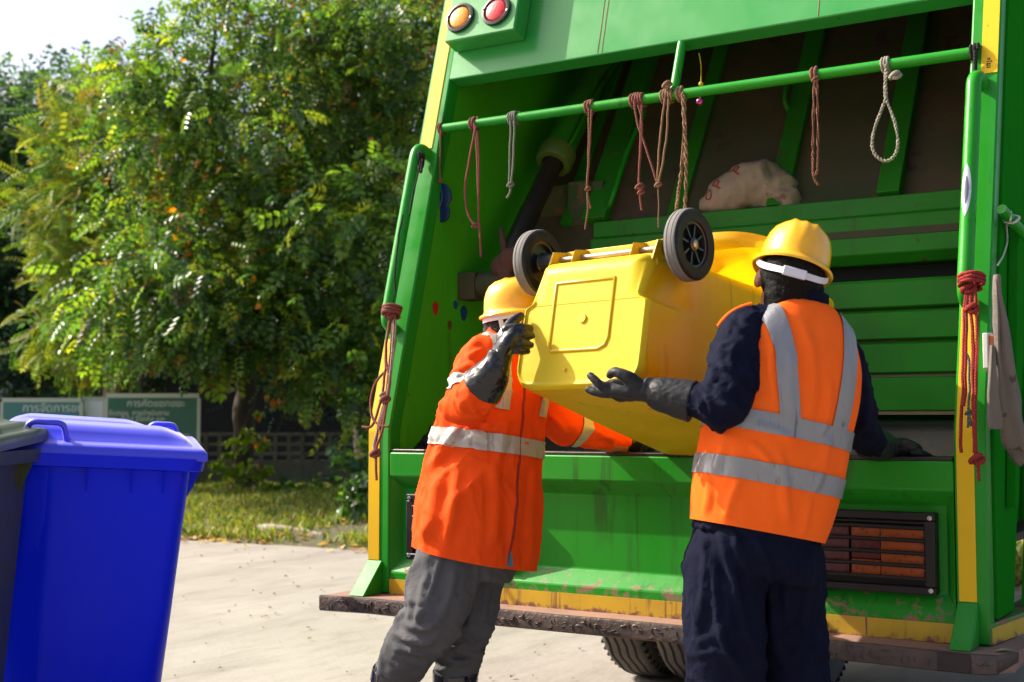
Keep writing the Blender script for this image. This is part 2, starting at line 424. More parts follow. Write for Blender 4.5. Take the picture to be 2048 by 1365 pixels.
# step
b = MB()
xs = [-0.11 + 2.42 * i / 60 for i in range(61)]
ring = []
for i, x in enumerate(xs):
    r = max(0.0, (x - 2.24) / 0.07); c = 0.045 * (1 - math.sqrt(max(0, 1 - r * r)))
    w = 0.004 * noise.noise(Vector((x * 5, 0, 0))) + 0.012 * math.sin(math.pi * (x + .11) / 2.42)
    ring.append([(x, -0.15 + c * 2 + w, 0.475 + w * .4), (x, 0.24, 0.475), (x, 0.24, 0.445), (x, -0.10, 0.430), (x, -0.148 + c * 2 + w, 0.424 + c * .6 + w * .4)])
b.rings(ring)
stp = b.build('step', M['step_top'], truck, 35, 0.002)
b = MB()
fr = []
for i, x in enumerate(xs):
    r = max(0.0, (x - 2.24) / 0.07); c = 0.045 * (1 - math.sqrt(max(0, 1 - r * r)))
    w = 0.004 * noise.noise(Vector((x * 5, 0, 0))) + 0.012 * math.sin(math.pi * (x + .11) / 2.42)
    y = -0.15 + c * 2 + w; dz = w * .4
    j = 0.0016 * noise.noise(Vector((x * 60, 3, 0)))
    fr.append([(x, y + 0.012, 0.477 + dz), (x, y - 0.002, 0.4765 + dz + j), (x, y - 0.005, 0.470 + dz), (x, y - 0.003, 0.425 + dz + c * .6), (x, y + 0.004, 0.421 + dz + c * .6), (x, y + 0.008, 0.45 + dz)])
b.rings(fr)
# raised crescents of the checker plate
for k in range(150):
    x = -0.10 + 2.36 * k / 150 + random.uniform(-.006, .006); z = 0.449 + random.uniform(-.012, .012); a0 = random.choice((0.3, 2.2, 3.6))
    w = 0.012 * math.sin(math.pi * (x + .11) / 2.42)
    pts = [(x + 0.012 * math.cos(a0 + t), -0.1545 + w, z + w * .4 + 0.012 * math.sin(a0 + t)) for t in (0, .5, 1.0, 1.5, 2.0)]
    if x < 2.26: b.tube(pts, [.001, .002, .0026, .002, .001], 5)
b.build('checker_plate_lip', M['step_edge'], stp, 50)
b = MB(); b.box((2.115, -0.1575, 0.424), (2.205, -0.146, 0.4765)); b.build('wear_glint_patch', mat('dark_brown_worn_patch', (.022, .012, .010), .6, bump=(30, .6, .005)), stp, 30, .003)
b = MB(); b.box((0.25, 0.02, 0.395), (1.95, 0.10, 0.4295)); b.build('step_bearer', mat('orange_rust_bearer', (0.30, 0.13, 0.06), 0.75), stp, 30, 0.004)

# hood panel above the mouth, rust seams, lamp housing
b = MB(); b.prism([lp(0.066, 2.497, -0.001), lp(0.066, 3.1, -0.001), lp(0.066, 3.1, -0.03), lp(0.066, 2.525, -0.03), lp(0.066, 2.515, -0.075), lp(0.066, 2.497, -0.075)], (2.069, 0, 0))
hood = b.build('hood_panel', M['green_hood'], truck, 30, 0.005)
seam_m = mat('rusty_weld_seam', (0.22, 0.11, 0.05), 0.8)
for x in (0.765, 0.782, 1.62):
    pts = [lp(x + 0.0015 * noise.noise(Vector((x * 40, k, 0))), 2.505 + 0.045 * k, -0.0008) for k in range(13)]
    b = MB(); b.tube(pts, 0.0016, 6); b.build('rust_seam', seam_m, hood, 60)
c0 = [lp(x, z, o) for o in (0.0005, 0.088) for x, z in ((0.098, 2.612), (0.428, 2.612), (0.428, 2.98), (0.098, 2.98))]
b = MB(); b.hexa([c0[4], c0[5], c0[1], c0[0], c0[7], c0[6], c0[2], c0[3]])
hs = b.build('lamp_housing', M['green_hood'], truck, 30, 0.006)
for x, m_, kind in ((0.160, 'amber_lens', 'amber round lamp'), (0.332, 'red_lens', 'red round lamp')):
    o = lp(x, 2.707, 0.088)
    b = MB(); b.lathe([(0.0, 0.0), (0.063, 0.0), (0.066, 0.004), (0.064, 0.011), (0.054, 0.013), (0.049, 0.010), (0.047, 0.004), (0.0, 0.004)], o, NRM, 44)
    bz = b.build('round_lamp', M['black_plastic'], hs, 35); bz['label'] = kind
    b = MB(); b.lathe([(0.0465, 0.004), (0.0465, 0.009), (0.040, 0.013), (0.022, 0.016), (0.0, 0.017)], o, NRM, 40); b.build('lens', M[m_], bz, 60)
    for s in (-1, 1):
        b = MB(); b.lathe([(0.0, 0.0), (0.0035, 0.0), (0.0035, 0.003), (0, 0.004)], o + Vector((s * .0575, 0, 0)) + TUP * (-.012 * s) + NRM * .012, NRM, 10)
        b.build('screw', M['screw'], bz, 60)

# tail lights behind black grilles
def tail_light(x0, x1):
    z0, z1 = 0.610, 0.848
    b = MB(); b.box((x0, 0.030, z0), (x1, 0.044, z1))
    for a in ((x0, z0, x1, z0 + .022), (x0, z1 - .022, x1, z1), (x0, z0 + .023, x0 + .03, z1 - .023), (x1 - .03, z0 + .023, x1, z1 - .023)):
        b.box((a[0], -0.004, a[1]), (a[2], 0.0295, a[3]))
    t = b.build('tail_light', M['black_plastic'], truck, 30, 0.003)
    b = MB()
    for k in range(5):
        z = z0 + 0.045 + (z1 - z0 - 0.09) * k / 4
        b.tube([(x0 + .028, -0.001, z), ((x0 + x1) / 2, -0.006, z + .002), (x1 - .028, -0.001, z)], 0.0062, 8)
    b.tube([(x0 + .03, 0.002, z1 - .03), (x1 - .03, 0.002, z1 - .03)], 0.004, 6)
    b.build('grille', M['black_plastic'], t, 60)
    w = x1 - x0 - 0.07; xa = x0 + 0.035
    for m_, p, q, r0, r1 in (('dark_red_lens', 0, .45, .1, .9), ('orange_lens', .465, .68, .69, .9), ('orange_lens', .465, .68, .1, .37), ('dark_red_lens', .465, .68, .375, .685), ('orange_lens', .684, 1.0, .1, .9)):
        b = MB(); b.box((xa + w * p, 0.014, z0 + .02 + (z1 - z0 - .04) * r0), (xa + w * q, 0.0295, z0 + .02 + (z1 - z0 - .04) * r1))
        b.build('lens', M[m_], t, 30, 0.003)
    for x in (x0 + .014, x1 - .014):
        for z in (z0 + .014, z1 - .014):
            b = MB(); b.lathe([(0, 0), (.0075, 0), (.007, .003), (.004, .0035), (.0035, .002), (0, .002)], (x, -.0035, z), (0, -1, 0), 14)
            b.build('screw', M['screw'], t, 40)
tail_light(1.60, 2.078)
tail_light(0.172, 0.62)

# hanging rail with its strut, grab rails
rl = MB(); rl.tube([(0.085, 0.331, 2.283), (1.1, 0.328, 2.283), (2.14, 0.331, 2.283)], 0.0185, 16)
rail = rl.build('hanging_rail', M['green'], truck, 60)
b = MB(); b.tube([lp(1.105, 2.51, -0.02), (1.107, 0.331, 2.295)], 0.0175, 14); b.build('strut', M['green'], rail, 60)
b = MB(); n = 16
b.rings([[Vector((x, 0.3305, 2.283)) + Vector((0, -math.sin(a), math.cos(a))) * 0.0192 for a in [-.25 + .65 * k / 6 for k in range(7)]] for x in [1.18 + .44 * i / 20 for i in range(21)]], False, 0, False)
wear_glint = b.mesh('w')
bm = bmesh.new(); bm.from_mesh(wear_glint)
for v in bm.verts:
    t = min(1, max(0, (v.co.x - 1.18) / .44)); k = max(0.15, abs(math.sin(math.pi * t)) ** .4) * (0.75 + .35 * noise.noise(Vector((v.co.x * 30, 0, 0))))
    c = Vector((v.co.x, .3305, 2.283)); d = v.co - c; a = math.atan2(-d.y, d.z); a = .1 + (a - .1) * k
    v.co = c + Vector((0, -math.sin(a), math.cos(a))) * .0192
bm.to_mesh(wear_glint); bm.free()
finish('wear_glint_patch', wear_glint, M['wear_glint'], rail, 60)  # pale patch paints the highlight along the rail top
for x, z1 in ((0.028, 2.175), (2.163, 2.165)):
    pts = [lp(x + .012, z1 + .005, -.01), lp(x + .006, z1 + .012, .03), lp(x, z1 - .01, .052), lp(x, z1 - .08, .056)] + [lp(x, z1 - .08 - .1 * k, .056) for k in range(1, 6)] + [lp(x, 1.50, .054), lp(x, 1.475, .035), lp(x, 1.465, -.01)]
    b = MB(); b.tube(curve_pts(pts, 5), 0.0235, 14)
    g = b.build('grab_rail', M['green'], truck, 60)
    if x > 1:
        for m_, rr, w in (('wear_glint', .0238, .85), ('primer', .0242, .4)):  # pale oval paints the pipe's highlight, with a dark primer core inside
            b = MB(); R = []
            for i in range(15):
                t = i / 14; half = w * abs(math.sin(math.pi * t)) ** .7 * .75 + 0.02
                c = lp(x, 1.79 + (.11 if m_ == 'wear_glint' else .06) * (t - .5) * 1.5, .056)
                R.append([c + (NRM * math.cos(a) + Vector((1, 0, 0)) * math.sin(a)) * rr for a in [-.15 + half * (2 * k / 6 - 1) for k in range(7)]])
            b.rings(R, False, 0, False); b.build('wear_glint_patch', M[m_], g, 60)

# side walls and what lies inside the mouth
def wall(x0, x1, m):
    prof = [(0.071, 0.80), (0.071, LEAN_Z), (leanY(3.1) + 0.071, 3.1), (1.9, 3.1), (1.9, 0.80)]
    return yz_prism(x0, x1, prof, m, 'side_wall', 0)
wall(-0.006, 0.086, M['green_wall_lit'])
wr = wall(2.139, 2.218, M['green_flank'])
for (y, z, a, b_, c) in ((0.30, 1.56, .020, .028, (0.35, .02, .015)), (0.44, 1.585, .016, .018, (0.01, .06, .16)), (0.50, 1.555, .024, .032, (0.01, .06, .16)), (0.40, 1.50, .014, .02, (0.12, .05, .02))):
    s = MB(); s.prism([(0.0862, y + a * math.cos(t) * (1 + .12 * math.sin(3 * t)), z + b_ * math.sin(t)) for t in [2 * math.pi * k / 20 for k in range(20)]], (0.0012, 0, 0))
    s.build('paint_spot', mat('paint_blot', c, 0.5), truck, 0)
S2 = 0.62
def bp(x, z, off=0.0): return Vector((x, 0.98 + (z - 1.95) * S2, z)) + Vector((0, -1, S2)).normalized() * off
b = MB(); b.prism([bp(0.10, 1.80), bp(0.10, 2.95), bp(0.10, 2.95, -0.03), bp(0.10, 1.80, -0.03)], (2.03, 0, 0))
back = b.build('back_panel', M['rusty'], truck, 30)
bpn = Vector((0, -1, S2)).normalized()
def onback(px, py): return on(px, py, bpn, bpn.dot(bp(0, 1.95)))
for (p0, p1, w, th) in (((1640, 50), (1568, 360), .085, .03), ((1845, 30), (1782, 385), .085, .045), ((1425, 110), (1385, 380), .07, .02), ((1545, 120), (1545, 121), .0, 0), ((1300, 120), (1195, 440), .11, .05), ((1235, 120), (1150, 440), .05, .03)):
    if w == 0: continue
    q0, q1 = onback(*p0), onback(*p1); x0, x1 = (q0.x + q1.x) / 2, (q0.x + q1.x) / 2
    r = MB(); r.prism([bp(x0 - w / 2, 1.95), bp(x0 + w / 2, 1.95), bp(x0 + w / 2, 2.94), bp(x0 - w / 2, 2.94)], bpn * th)
    r.build('back_rib', M['green_in'], back, 30, 0.004)
q = onback(1588, 200)
r = MB(); r.tube(curve_pts([bp(q.x, q.z + .07, .005), bp(q.x - .012, q.z + .05, .05), bp(q.x - .015, q.z, .065), bp(q.x - .012, q.z - .05, .05), bp(q.x, q.z - .07, .005)], 5), .012, 8); r.build('pull_handle', M['green_in'], back, 60)
r = MB(); q0, q1 = onback(1305, 250), onback(1240, 418)
r.tube(curve_pts([q0 + bpn * .09, (q0 + q1) / 2 + bpn * .1, q1 + bpn * .08, q1 + bpn * .03 - Vector((.05, 0, .02))], 5), .011, 8); r.build('hydraulic_pipe', M['green'], back, 60)
b = MB(); b.box((0.10, leanY(2.88) + .04, 2.90), (2.13, 1.62, 2.93)); b.build('roof_plate', M['rusty'], truck, 30)
# carriage beam and packer blade
prof = [(0.93, 1.955), (0.93, 1.888), (0.905, 1.878), (0.905, 1.815), (0.89, 1.805), (0.89, 1.735), (0.93, 1.70), (1.10, 1.70), (1.10, 1.955)]
cb = yz_prism(0.455, 2.125, prof, M['green_in'], 'packer_beam', 0.004)
b = MB(); b.box((0.45, 0.985, 1.62), (2.12, 1.05, 1.699)); b.build('gap_shade', M['groove'], cb, 0)  # black box painted in as the shade inside the gap
blade = None
for k, (z0, z1) in enumerate(((1.532, 1.640), (1.415, 1.527), (1.290, 1.410), (1.150, 1.285))):
    y = 0.905 + 0.012 * k
    p = MB(); p.prism([(0.46, y + .012, z1), (0.46, y, z1 - .012), (0.46, y, z0 + .006), (0.46, y + .012, z0), (0.46, y + .06, z0), (0.46, y + .06, z1)], (1.66, 0, 0))
    o = p.build('packer_blade' if blade is None else 'blade_slat', M['green_in'], truck if blade is None else blade, 30, 0.002)
    if blade is None:
        blade = o
b = MB(); b.box((0.46, 0.948, 1.14), (2.12, 1.02, 1.63)); b.build('blade_backing', M['step_top'], blade, 0)
b = MB(); b.box((0.10, 1.02, 1.2), (0.454, 1.06, 2.15)); b.box((0.30, 0.985, 1.45), (0.40, 1.019, 2.15)); b.build('guide_plate', mat('brown_guide_plate', (0.10, 0.055, 0.035), 0.75, var=(3, (0.02, 0.10, 0.02), 2.5), spots=(12, .56, (.16, .07, .04))), truck, 30, 0.003)
# hopper pan
pan = [(0.13, 0.985), (0.16, 0.86), (0.28, 0.76), (0.48, 0.73), (0.70, 0.80), (0.86, 0.93), (1.0, 1.10), (1.1, 1.12)]
b = MB(); P = curve_pts([(0, y, z) for y, z in pan], 5)
b.rings([[(0.088, p.y, p.z), (2.137, p.y, p.z), (2.137, p.y + .01, p.z - .02), (0.088, p.y + .01, p.z - .02)] for p in P])
b.build('hopper_pan', mat('scraped_hopper_steel', (0.10, 0.095, 0.085), 0.55, metal=0.4, var=(5, (0.05, 0.035, 0.03), 2), streak=(30, .5, (.14, .09, .06)), bump=(20, .2, .01), rvar=.15), truck, 40)
# hydraulic ram
A, Bq = Vector((0.30, 1.36, 2.83)), Vector((0.245, 0.50, 1.665))
d = (Bq - A).normalized(); Lr = (Bq - A).length
b = MB(); b.lathe([(0.0, 0), (0.066, 0), (0.066, Lr * .47), (0, Lr * .47)], A, d, 26)
ram = b.build('hydraulic_ram', M['green_in'], truck, 40)
b = MB(); b.lathe([(0.066, Lr * .465), (0.080, Lr * .47), (0.082, Lr * .515), (0.074, Lr * .525), (0.05, Lr * .525), (0.05, Lr * .50)], A, d, 26); b.build('collar', mat('olive_collar', (0.07, 0.13, 0.02), .55), ram, 40)
b = MB(); b.lathe([(0.0, Lr * .5), (0.043, Lr * .5), (0.043, Lr * .72), (0.046, Lr * .722), (0.046, Lr), (0, Lr)], A, d, 22); b.build('ram_rod', M['steel_dark'], ram, 40)
b = MB(); b.lathe([(0, -.07), (.055, -.07), (.055, .07), (0, .07)], Bq, (1, 0, 0), 18); b.box((0.09, Bq.y - .05, Bq.z - .06), (0.17, Bq.y + .05, Bq.z + .05)); b.build('pivot', M['rusty'], ram, 30, .003)
b = MB(); b.tube(curve_pts([A + Vector((.07, 0, -.05)), A + d * .3 + Vector((.08, -.03, 0)), A + d * .6 + Vector((.075, -.04, 0)), A + d * .68 + Vector((.05, -.03, 0))], 6), .009, 8); b.build('hose', M['green_in'], ram, 60)

# right flank: flared skirt with yellow strip, gussets, bracket, marker lamp
b = MB(); b.prism([(2.226, 0.012, 0.478), (2.262, 0.31, 0.478), (2.40, 1.2, 0.478), (2.19, 1.2, 0.478), (2.19, 0.012, 0.478)], (0, 0, 0.06))
sk = b.build('flank_skirt', M['green_low'], truck, 30, 0.004)
b = MB(); b.prism([(2.2285, 0.02, 0.4785), (2.2645, 0.31, 0.4785), (2.402, 1.2, 0.4785), (2.400, 1.2, 0.4785), (2.2625, 0.31, 0.4785), (2.2265, 0.02, 0.4785)], (0, 0, 0.048)); b.build('reflective_strip', M['yellow_worn'], sk, 0)
b = MB(); b.prism([(2.2185, 0.075, 0.545), (2.2185, 0.075, 1.08), (2.2185, leanY(2.8) + .075, 2.8), (2.2185, leanY(2.8) + .4, 2.8), (2.2185, 0.60, 1.6), (2.2185, 0.30, 0.545)], (0.016, 0, 0)); b.build('flank_plate', M['green_flank'], truck, 30, 0.003)
b = MB(); b.prism([(2.236, 0.34, 1.75), (2.236, 0.46, 1.75), (2.236, 0.24, 0.86), (2.236, 0.20, 0.86)], (0.03, 0, 0)); b.build('gusset', M['green_flank'], truck, 30, 0.003)
b = MB(); b.prism([(2.236, 0.62, 1.3), (2.40, 0.62, 1.3), (2.30, 0.50, 0.545), (2.236, 0.40, 0.545)], (0, 0.02, 0)); b.build('gusset', M['green_flank'], truck, 30, 0.003)
b = MB(); b.tube([atX(2003, 418, 2.25), atX(2030, 449, 2.27), atX(2060, 480, 2.30)], 0.016, 10); b.build('flank_handle', M['green'], truck, 60)
mk = atX(1981, 706, 2.243)
b = MB(); b.prism([mk + Vector((-.012, dy, dz)) for dy, dz in ((-.045, -.045), (.03, -.06), (.045, -.04), (.045, .05), (.03, .06), (-.045, .055))], (0.014, 0, 0))
ml = b.build('side_marker_lamp', mat('white_lamp_body', (.7, .68, .62), .4), truck, 30, .002)
b = MB(); b.prism([mk + Vector((.002, dy, dz)) for dy, dz in ((-.03, -.045), (.028, -.052), (.04, -.035), (.04, .045), (.028, .05), (-.03, .05))], (0.014, 0, 0)); b.build('lens', mat('orange_marker', (.65, .16, .012), .3, coat=.5), ml, 30, .003)

# wheels, chassis, compactor body ahead of the hopper
def truck_wheel(x0):
    r, yc, w = 0.42, 1.38, 0.205
    c = Vector((x0, yc, r)); t = MB()
    t.lathe([(0.23, 0.02), (0.30, 0.0), (0.385, 0.004), (0.412, 0.018), (r, 0.035), (r, w - .035), (0.412, w - .018), (0.385, w - .004), (0.30, w), (0.23, w - .02)], c, (1, 0, 0), 72, 0, False)
    ty = t.build('wheel', M['tyre'], truck, 40)
    g = MB(); NS = 120
    for k in range(4):
        x = 0.045 + (w - .09) * k / 3; R = []
        for i in range(NS + 1):
            a = 2 * math.pi * i / NS; dx = 0.003 * (abs((i % 6) - 3) - 1.5)
            dr = Vector((0, math.cos(a), math.sin(a)))
            R.append([c + Vector((x + dx - .006, 0, 0)) + dr * (r + .0012), c + Vector((x + dx + .006, 0, 0)) + dr * (r + .0012), c + Vector((x + dx + .006, 0, 0)) + dr * (r - .01), c + Vector((x + dx - .006, 0, 0)) + dr * (r - .01)])
        g.rings(R, False)
    for i in range(60):
        a = 2 * math.pi * i / 60; dr = Vector((0, math.cos(a), math.sin(a))); tg = Vector((0, -math.sin(a), math.cos(a)))
        for xa in (0.001, w - .022): g.hexa([c + Vector((xa, 0, 0)) + dr * .385 - tg * .005, c + Vector((xa + .021, 0, 0)) + dr * .385 - tg * .005, c + Vector((xa + .021, 0, 0)) + dr * .385 + tg * .005, c + Vector((xa, 0, 0)) + dr * .385 + tg * .005, c + Vector((xa, 0, 0)) + dr * .407 - tg * .005, c + Vector((xa + .021, 0, 0)) + dr * .407 - tg * .005, c + Vector((xa + .021, 0, 0)) + dr * .407 + tg * .005, c + Vector((xa, 0, 0)) + dr * .407 + tg * .005])
    g.build('tread_groove', M['groove'], ty, 30)
    h = MB(); h.lathe([(0, .05), (.16, .05), (.22, .03), (.235, .02), (.235, w - .02), (.22, w - .03), (.16, w - .05), (0, w - .05)], c, (1, 0, 0), 36); h.build('rim', M['underbody'], ty, 40)
for x in (0.42, 0.672, 1.10): truck_wheel(x)
b = MB(); b.box((0.55, 0.12, 0.52), (0.63, 6.5, 0.72)); b.box((1.57, 0.12, 0.52), (1.65, 6.5, 0.72)); b.tube([(0.45, 1.38, .42), (1.75, 1.38, .42)], .06, 12); b.box((.98, 1.25, .28), (1.22, 1.5, .56))
b.build('chassis', M['underbody'], truck, 30, .005)
b = MB(); b.box((0.09, 0.112, 0.70), (2.135, 1.9, 0.728)); b.build('hopper_underside', M['underbody'], truck, 0)
b = MB(); b.box((-0.01, 1.905, 0.74), (2.215, 6.0, 3.0))
for k in range(6): b.box((2.2155, 2.2 + .7 * k, 0.76), (2.26, 2.28 + .7 * k, 2.98)); b.box((-.055, 2.2 + .7 * k, 0.76), (-.0105, 2.28 + .7 * k, 2.98))
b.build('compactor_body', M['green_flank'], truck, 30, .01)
# ------------------------------------------------------------------ wheelie bins
M['bin_yellow'] = mat('yellow_bin_plastic', (0.70, 0.42, 0.002), 0.36, var=(4, (0.63, 0.37, 0.003), 2), bump=(60, .06, .003), spec=.4, rvar=.1, spots=(34, .68, (0.36, .22, .04)), streak=(26, .58, (.44, .25, .015)))
M['bin_yellow_lid'] = mat('thin_yellow_lid_plastic', (0.85, 0.52, 0.004), 0.4, trans=0.5)
M['bin_base'] = mat('scuffed_skylit_yellow_base', (0.68, 0.49, 0.010), 0.48, spec=.2, var=(3, (0.57, 0.41, 0.012), 1.5), spots=(30, .66, (0.62, .48, .14)), bump=(40, .08, .003), rvar=.1)  # scuffed, and paler than the bin body: sky reflection put into the colour
M['bin_blue'] = mat('blue_bin_plastic', (0.001, 0.016, 0.88), 0.36, var=(2, (0.003, 0.02, 0.86), 2), spots=(34, .69, (.03, .05, .8)), bump=(50, .05, .003), spec=.14, rvar=.07)
M['bin_blue_lid'] = mat('glossy_blue_lid', (0.006, 0.02, 0.80), 0.45, spec=1.0, sheen=.38, bump=(30, .05, .004))
M['bin_olive'] = mat('dark_olive_bin_plastic', (0.034, 0.056, 0.024), 0.4, var=(6, (0.05, 0.066, 0.034), 2), bump=(50, .06, .003), rvar=.1)
M['bin_tyre'] = mat('small_wheel_rubber', (0.005, 0.006, 0.008), 0.5, spec=.2, var=(20, (0.020, 0.020, 0.021), 2), rvar=.1)
M['bin_tread'] = mat('grey_worn_tread', (0.17, 0.16, 0.145), 0.85, var=(25, (0.13, 0.12, 0.11), 2))
M['bin_rim'] = mat('dark_plastic_rim', (0.012, 0.014, 0.018), 0.35)
M['axle'] = mat('zinc_axle', (0.50, 0.44, 0.34), 0.4, metal=0.8, var=(18, (0.3, 0.2, 0.12), 2))

class Frame:
    def __init__(s, c, x, y, z): s.c, s.x, s.y, s.z = Vector(c), Vector(x).normalized(), Vector(y).normalized(), Vector(z).normalized()
    def __call__(s, x, y, z): return s.c + s.x * x + s.y * y + s.z * z

def outline(w, d, r, ys, ins, cy=0.0, rf=None):
    """rounded rectangle, rear (+y) half pulled in by ins beyond ys; 36 points"""
    P = []; rf = r if rf is None else rf
    def arc(cx, cy_, a0, rr): return [(cx + rr * math.cos(a0 + math.pi / 2 * k / 6), cy_ + rr * math.sin(a0 + math.pi / 2 * k / 6)) for k in range(7)]
    P += arc(-w / 2 + rf, cy - d / 2 + rf, math.pi, rf)
    P += [(-w / 2 + rf + (w - 2 * rf) * k / 25, cy - d / 2) for k in range(1, 25)]
    P += arc(w / 2 - rf, cy - d / 2 + rf, 1.5 * math.pi, rf)
    P += [(w / 2, cy + ys - .012), (w / 2 - ins * .15, cy + ys - .004), (w / 2 - ins * .85, cy + ys + .006), (w / 2 - ins, cy + ys + .016)]
    P += arc(w / 2 - ins - r, cy + d / 2 - r, 0, r)
    P += arc(-w / 2 + ins + r, cy + d / 2 - r, .5 * math.pi, r)
    P += [(-w / 2 + ins, cy + ys + .016), (-w / 2 + ins * .85, cy + ys + .006), (-w / 2 + ins * .15, cy + ys - .004), (-w / 2, cy + ys - .012)]
    return P

def bin_wheel(F, x, y, z, side, parent, r=0.1, w=0.046):
    o = F(x, y, z); ax = F.x * side
    t = MB(); t.lathe([(r * .64, 0.002), (r * .70, 0.0), (r * .93, 0.0), (r * .985, .006)], o - ax * w / 2, ax, 44, 0, False)
    t.lathe([(r * .985, .006), (r, .010), (r, w * .3), (r * .985, w * .34), (r, w * .38), (r, w * .62), (r * .985, w * .66), (r, w * .7), (r, w - .010), (r * .985, w - .006)], o - ax * w / 2, ax, 44, 1, False)
    t.lathe([(r * .985, w - .006), (r * .93, w), (r * .70, w), (r * .64, w - .002), (r * .62, w - .012)], o - ax * w / 2, ax, 44, 0, False)
    wh = t.build('wheel', [M['bin_tyre'], M['bin_tread']], parent, 35, weld=0.0004)
    h = MB(); h.lathe([(r * .66, .006), (r * .56, .008), (r * .54, .02), (0, .02)], o - ax * w / 2, ax, 36, 0, False)
    h.lathe([(r * .66, w - .006), (r * .57, w - .008), (r * .53, w - .024), (r * .2, w - .024), (r * .2, w - .006), (r * .17, w - .004), (0, w - .004)], o - ax * w / 2, ax, 36, 0, False)
    for k in range(8):
        a = 2 * math.pi * k / 8; u = F.y * math.cos(a) + F.z * math.sin(a); v = F.z * math.cos(a) - F.y * math.sin(a)
        p, q = o + ax * (w / 2 - .024), o + ax * (w / 2 - .010)
        h.hexa([p + u * r * .19 - v * .003, p + u * r * .55 - v * .003, p + u * r * .55 + v * .003, p + u * r * .19 + v * .003, q + u * r * .19 - v * .003, q + u * r * .55 - v * .003, q + u * r * .55 + v * .003, q + u * r * .19 + v * .003])
    h.lathe([(0, -.05), (r * .22, -.05), (r * .26, 0.0), (r * .30, .006)], o - ax * w / 2, ax, 20, 0, False)
    h.build('rim', M['bin_rim'], wh, 40)
    c = MB(); c.lathe([(0.0, 0), (.0125, 0), (.0125, .004), (.010, .006), (0, .006)], o + ax * (w / 2 - .005), ax, 18); c.build('axle_cap', M['axle'], wh, 50)
    return wh

def bin_body(F, root, m, mbase, wb, db, wm, dm, h, cym=0.0, rimh=0.03, rimw=0.035, gussets=True, r=0.035):
    ys = 0.05
    def ring(t, inset=0.0, z=None, ins=None, rr=None, bulge=0.0):
        w, d = wb + (wm - wb) * t - 2 * inset, db + (dm - db) * t - 2 * inset
        i_ = (0.028 * max(0, 1 - max(0, t * h - .12) / .08)) if ins is None else ins
        P = outline(w, d, (rr or r), ys, i_, cym * t, (rr or r) * (1.8 - .7 * min(1, t / .5)))
        zz = t * h if z is None else z
        return [F(x, y, zz + (0.04 * max(0, (y - (db / 2 - .055)) / .055) ** 2 * (1 - t) if t < .05 else 0)) for x, y in P]
    b = MB()
    def base_ring(i):
        w, d = wb - 2 * i, db - 2 * i
        P = outline(w, d, max(.006, r - i), ys, .028, 0, max(.008, r * 1.8 - i)); out = []
        for x, y in P:
            k = min(1, max(0, (y - (db / 2 - .085)) / .05)); k = k * k * (3 - 2 * k); rho = .012 + .042 * k
            z = rho - math.sqrt(max(0, rho * rho - (rho - i) ** 2)) if i < rho else 0.0
            z -= .006 * (1 - k) * math.exp(-((i - .010) / .005) ** 2)
            out.append(F(x, y, z))
        return out
    BR = [base_ring(i) for i in (.062, .054, .047, .040, .033, .027, .022, .018, .0145, .0115, .009, .006, .0035, .0015, .0004, 0)]
    R = [BR[-1]] + [ring(t) for t in (.06 / h * .9 + .003, .08, .10, .13, .16, .19, .22, .26, .32, .4, .5, .6, .7, .8, .9, .94)]
    R += [ring(.955), ring(.96, -rimw, None), ring(1.0, -rimw - .003, None), ring(1.0, -rimw + .008), ring(.99, .004), ring(.6, .006), ring(.09, .006)]
    b.rings(R, False)
    n = len(R[0]); b.f.append(tuple(range(len(b.v) - n, len(b.v)))); b.mi.append(0)
    if gussets:
        for sx in (-.36, -.02, .2, .36):
            x = sx * wm; t0 = .955
            yw = -(db + (dm - db) * t0) / 2 + cym * t0
            b.hexa([F(x - .002, yw - rimw * .9, h * .957), F(x + .002, yw - rimw * .9, h * .957), F(x + .002, yw + .004, h * .957), F(x - .002, yw + .004, h * .957),
                    F(x - .002, yw + .002, h * .88), F(x + .002, yw + .002, h * .88), F(x + .002, yw + .006, h * .88), F(x - .002, yw + .006, h * .88)])
        for sy in (-.3, .3):
            for sx in (-1, 1):
                xw = sx * (wb + (wm - wb) * .955) / 2; y = sy * dm
                b.hexa([F(xw, y - .002, h * .957), F(xw + sx * rimw * .9, y - .002, h * .957), F(xw + sx * rimw * .9, y + .002, h * .957), F(xw, y + .002, h * .957),
                        F(xw - sx * .004, y - .002, h * .87), F(xw, y - .002, h * .87), F(xw, y + .002, h * .87), F(xw - sx * .004, y + .002, h * .87)])
    body = b.build('body', m, root, 38)
    # underside plate with its moulded square, seam and centre boss
    p = MB(); p.rings(BR, False); p.f.append(tuple(range(len(BR[0])))); p.mi.append(0)
    pl = p.build('base_plate', mbase, body, 75)
    e = MB(); x0, x1, y0, y1 = -.108, .095, -.085, .115
    loop = [(x0 + .012, y0), (x1 - .03, y0), (x1 - .008, y0 + .010), (x1, y0 + .03), (x1, y1), (x0, y1), (x0, y0 + .012), (x0 + .012, y0)]
    e.tube([F(x, y, .001) for x, y in loop], .0062, 8)
    e.tube([F(x, y, .0) for x, y in ((-wb / 2 + .03, .052), (wb / 2 - .03, .052))], .0012, 6)
    e.build('moulded_ridge', m, pl, 60)
    e = MB(); e.lathe([(0, -.003), (.005, -.003), (.006, .001), (.011, .002), (.013, .005), (.013, .008)], F(0, .005, 0.003), F.z * -1, 20); e.build('boss', m, pl, 50)
    e = MB(); e.lathe([(0, -.001), (.004, .002), (.005, .006)], F(-.04, -.14, 0), F.z * -1, 12); e.build('boss', m, pl, 50)
    return body

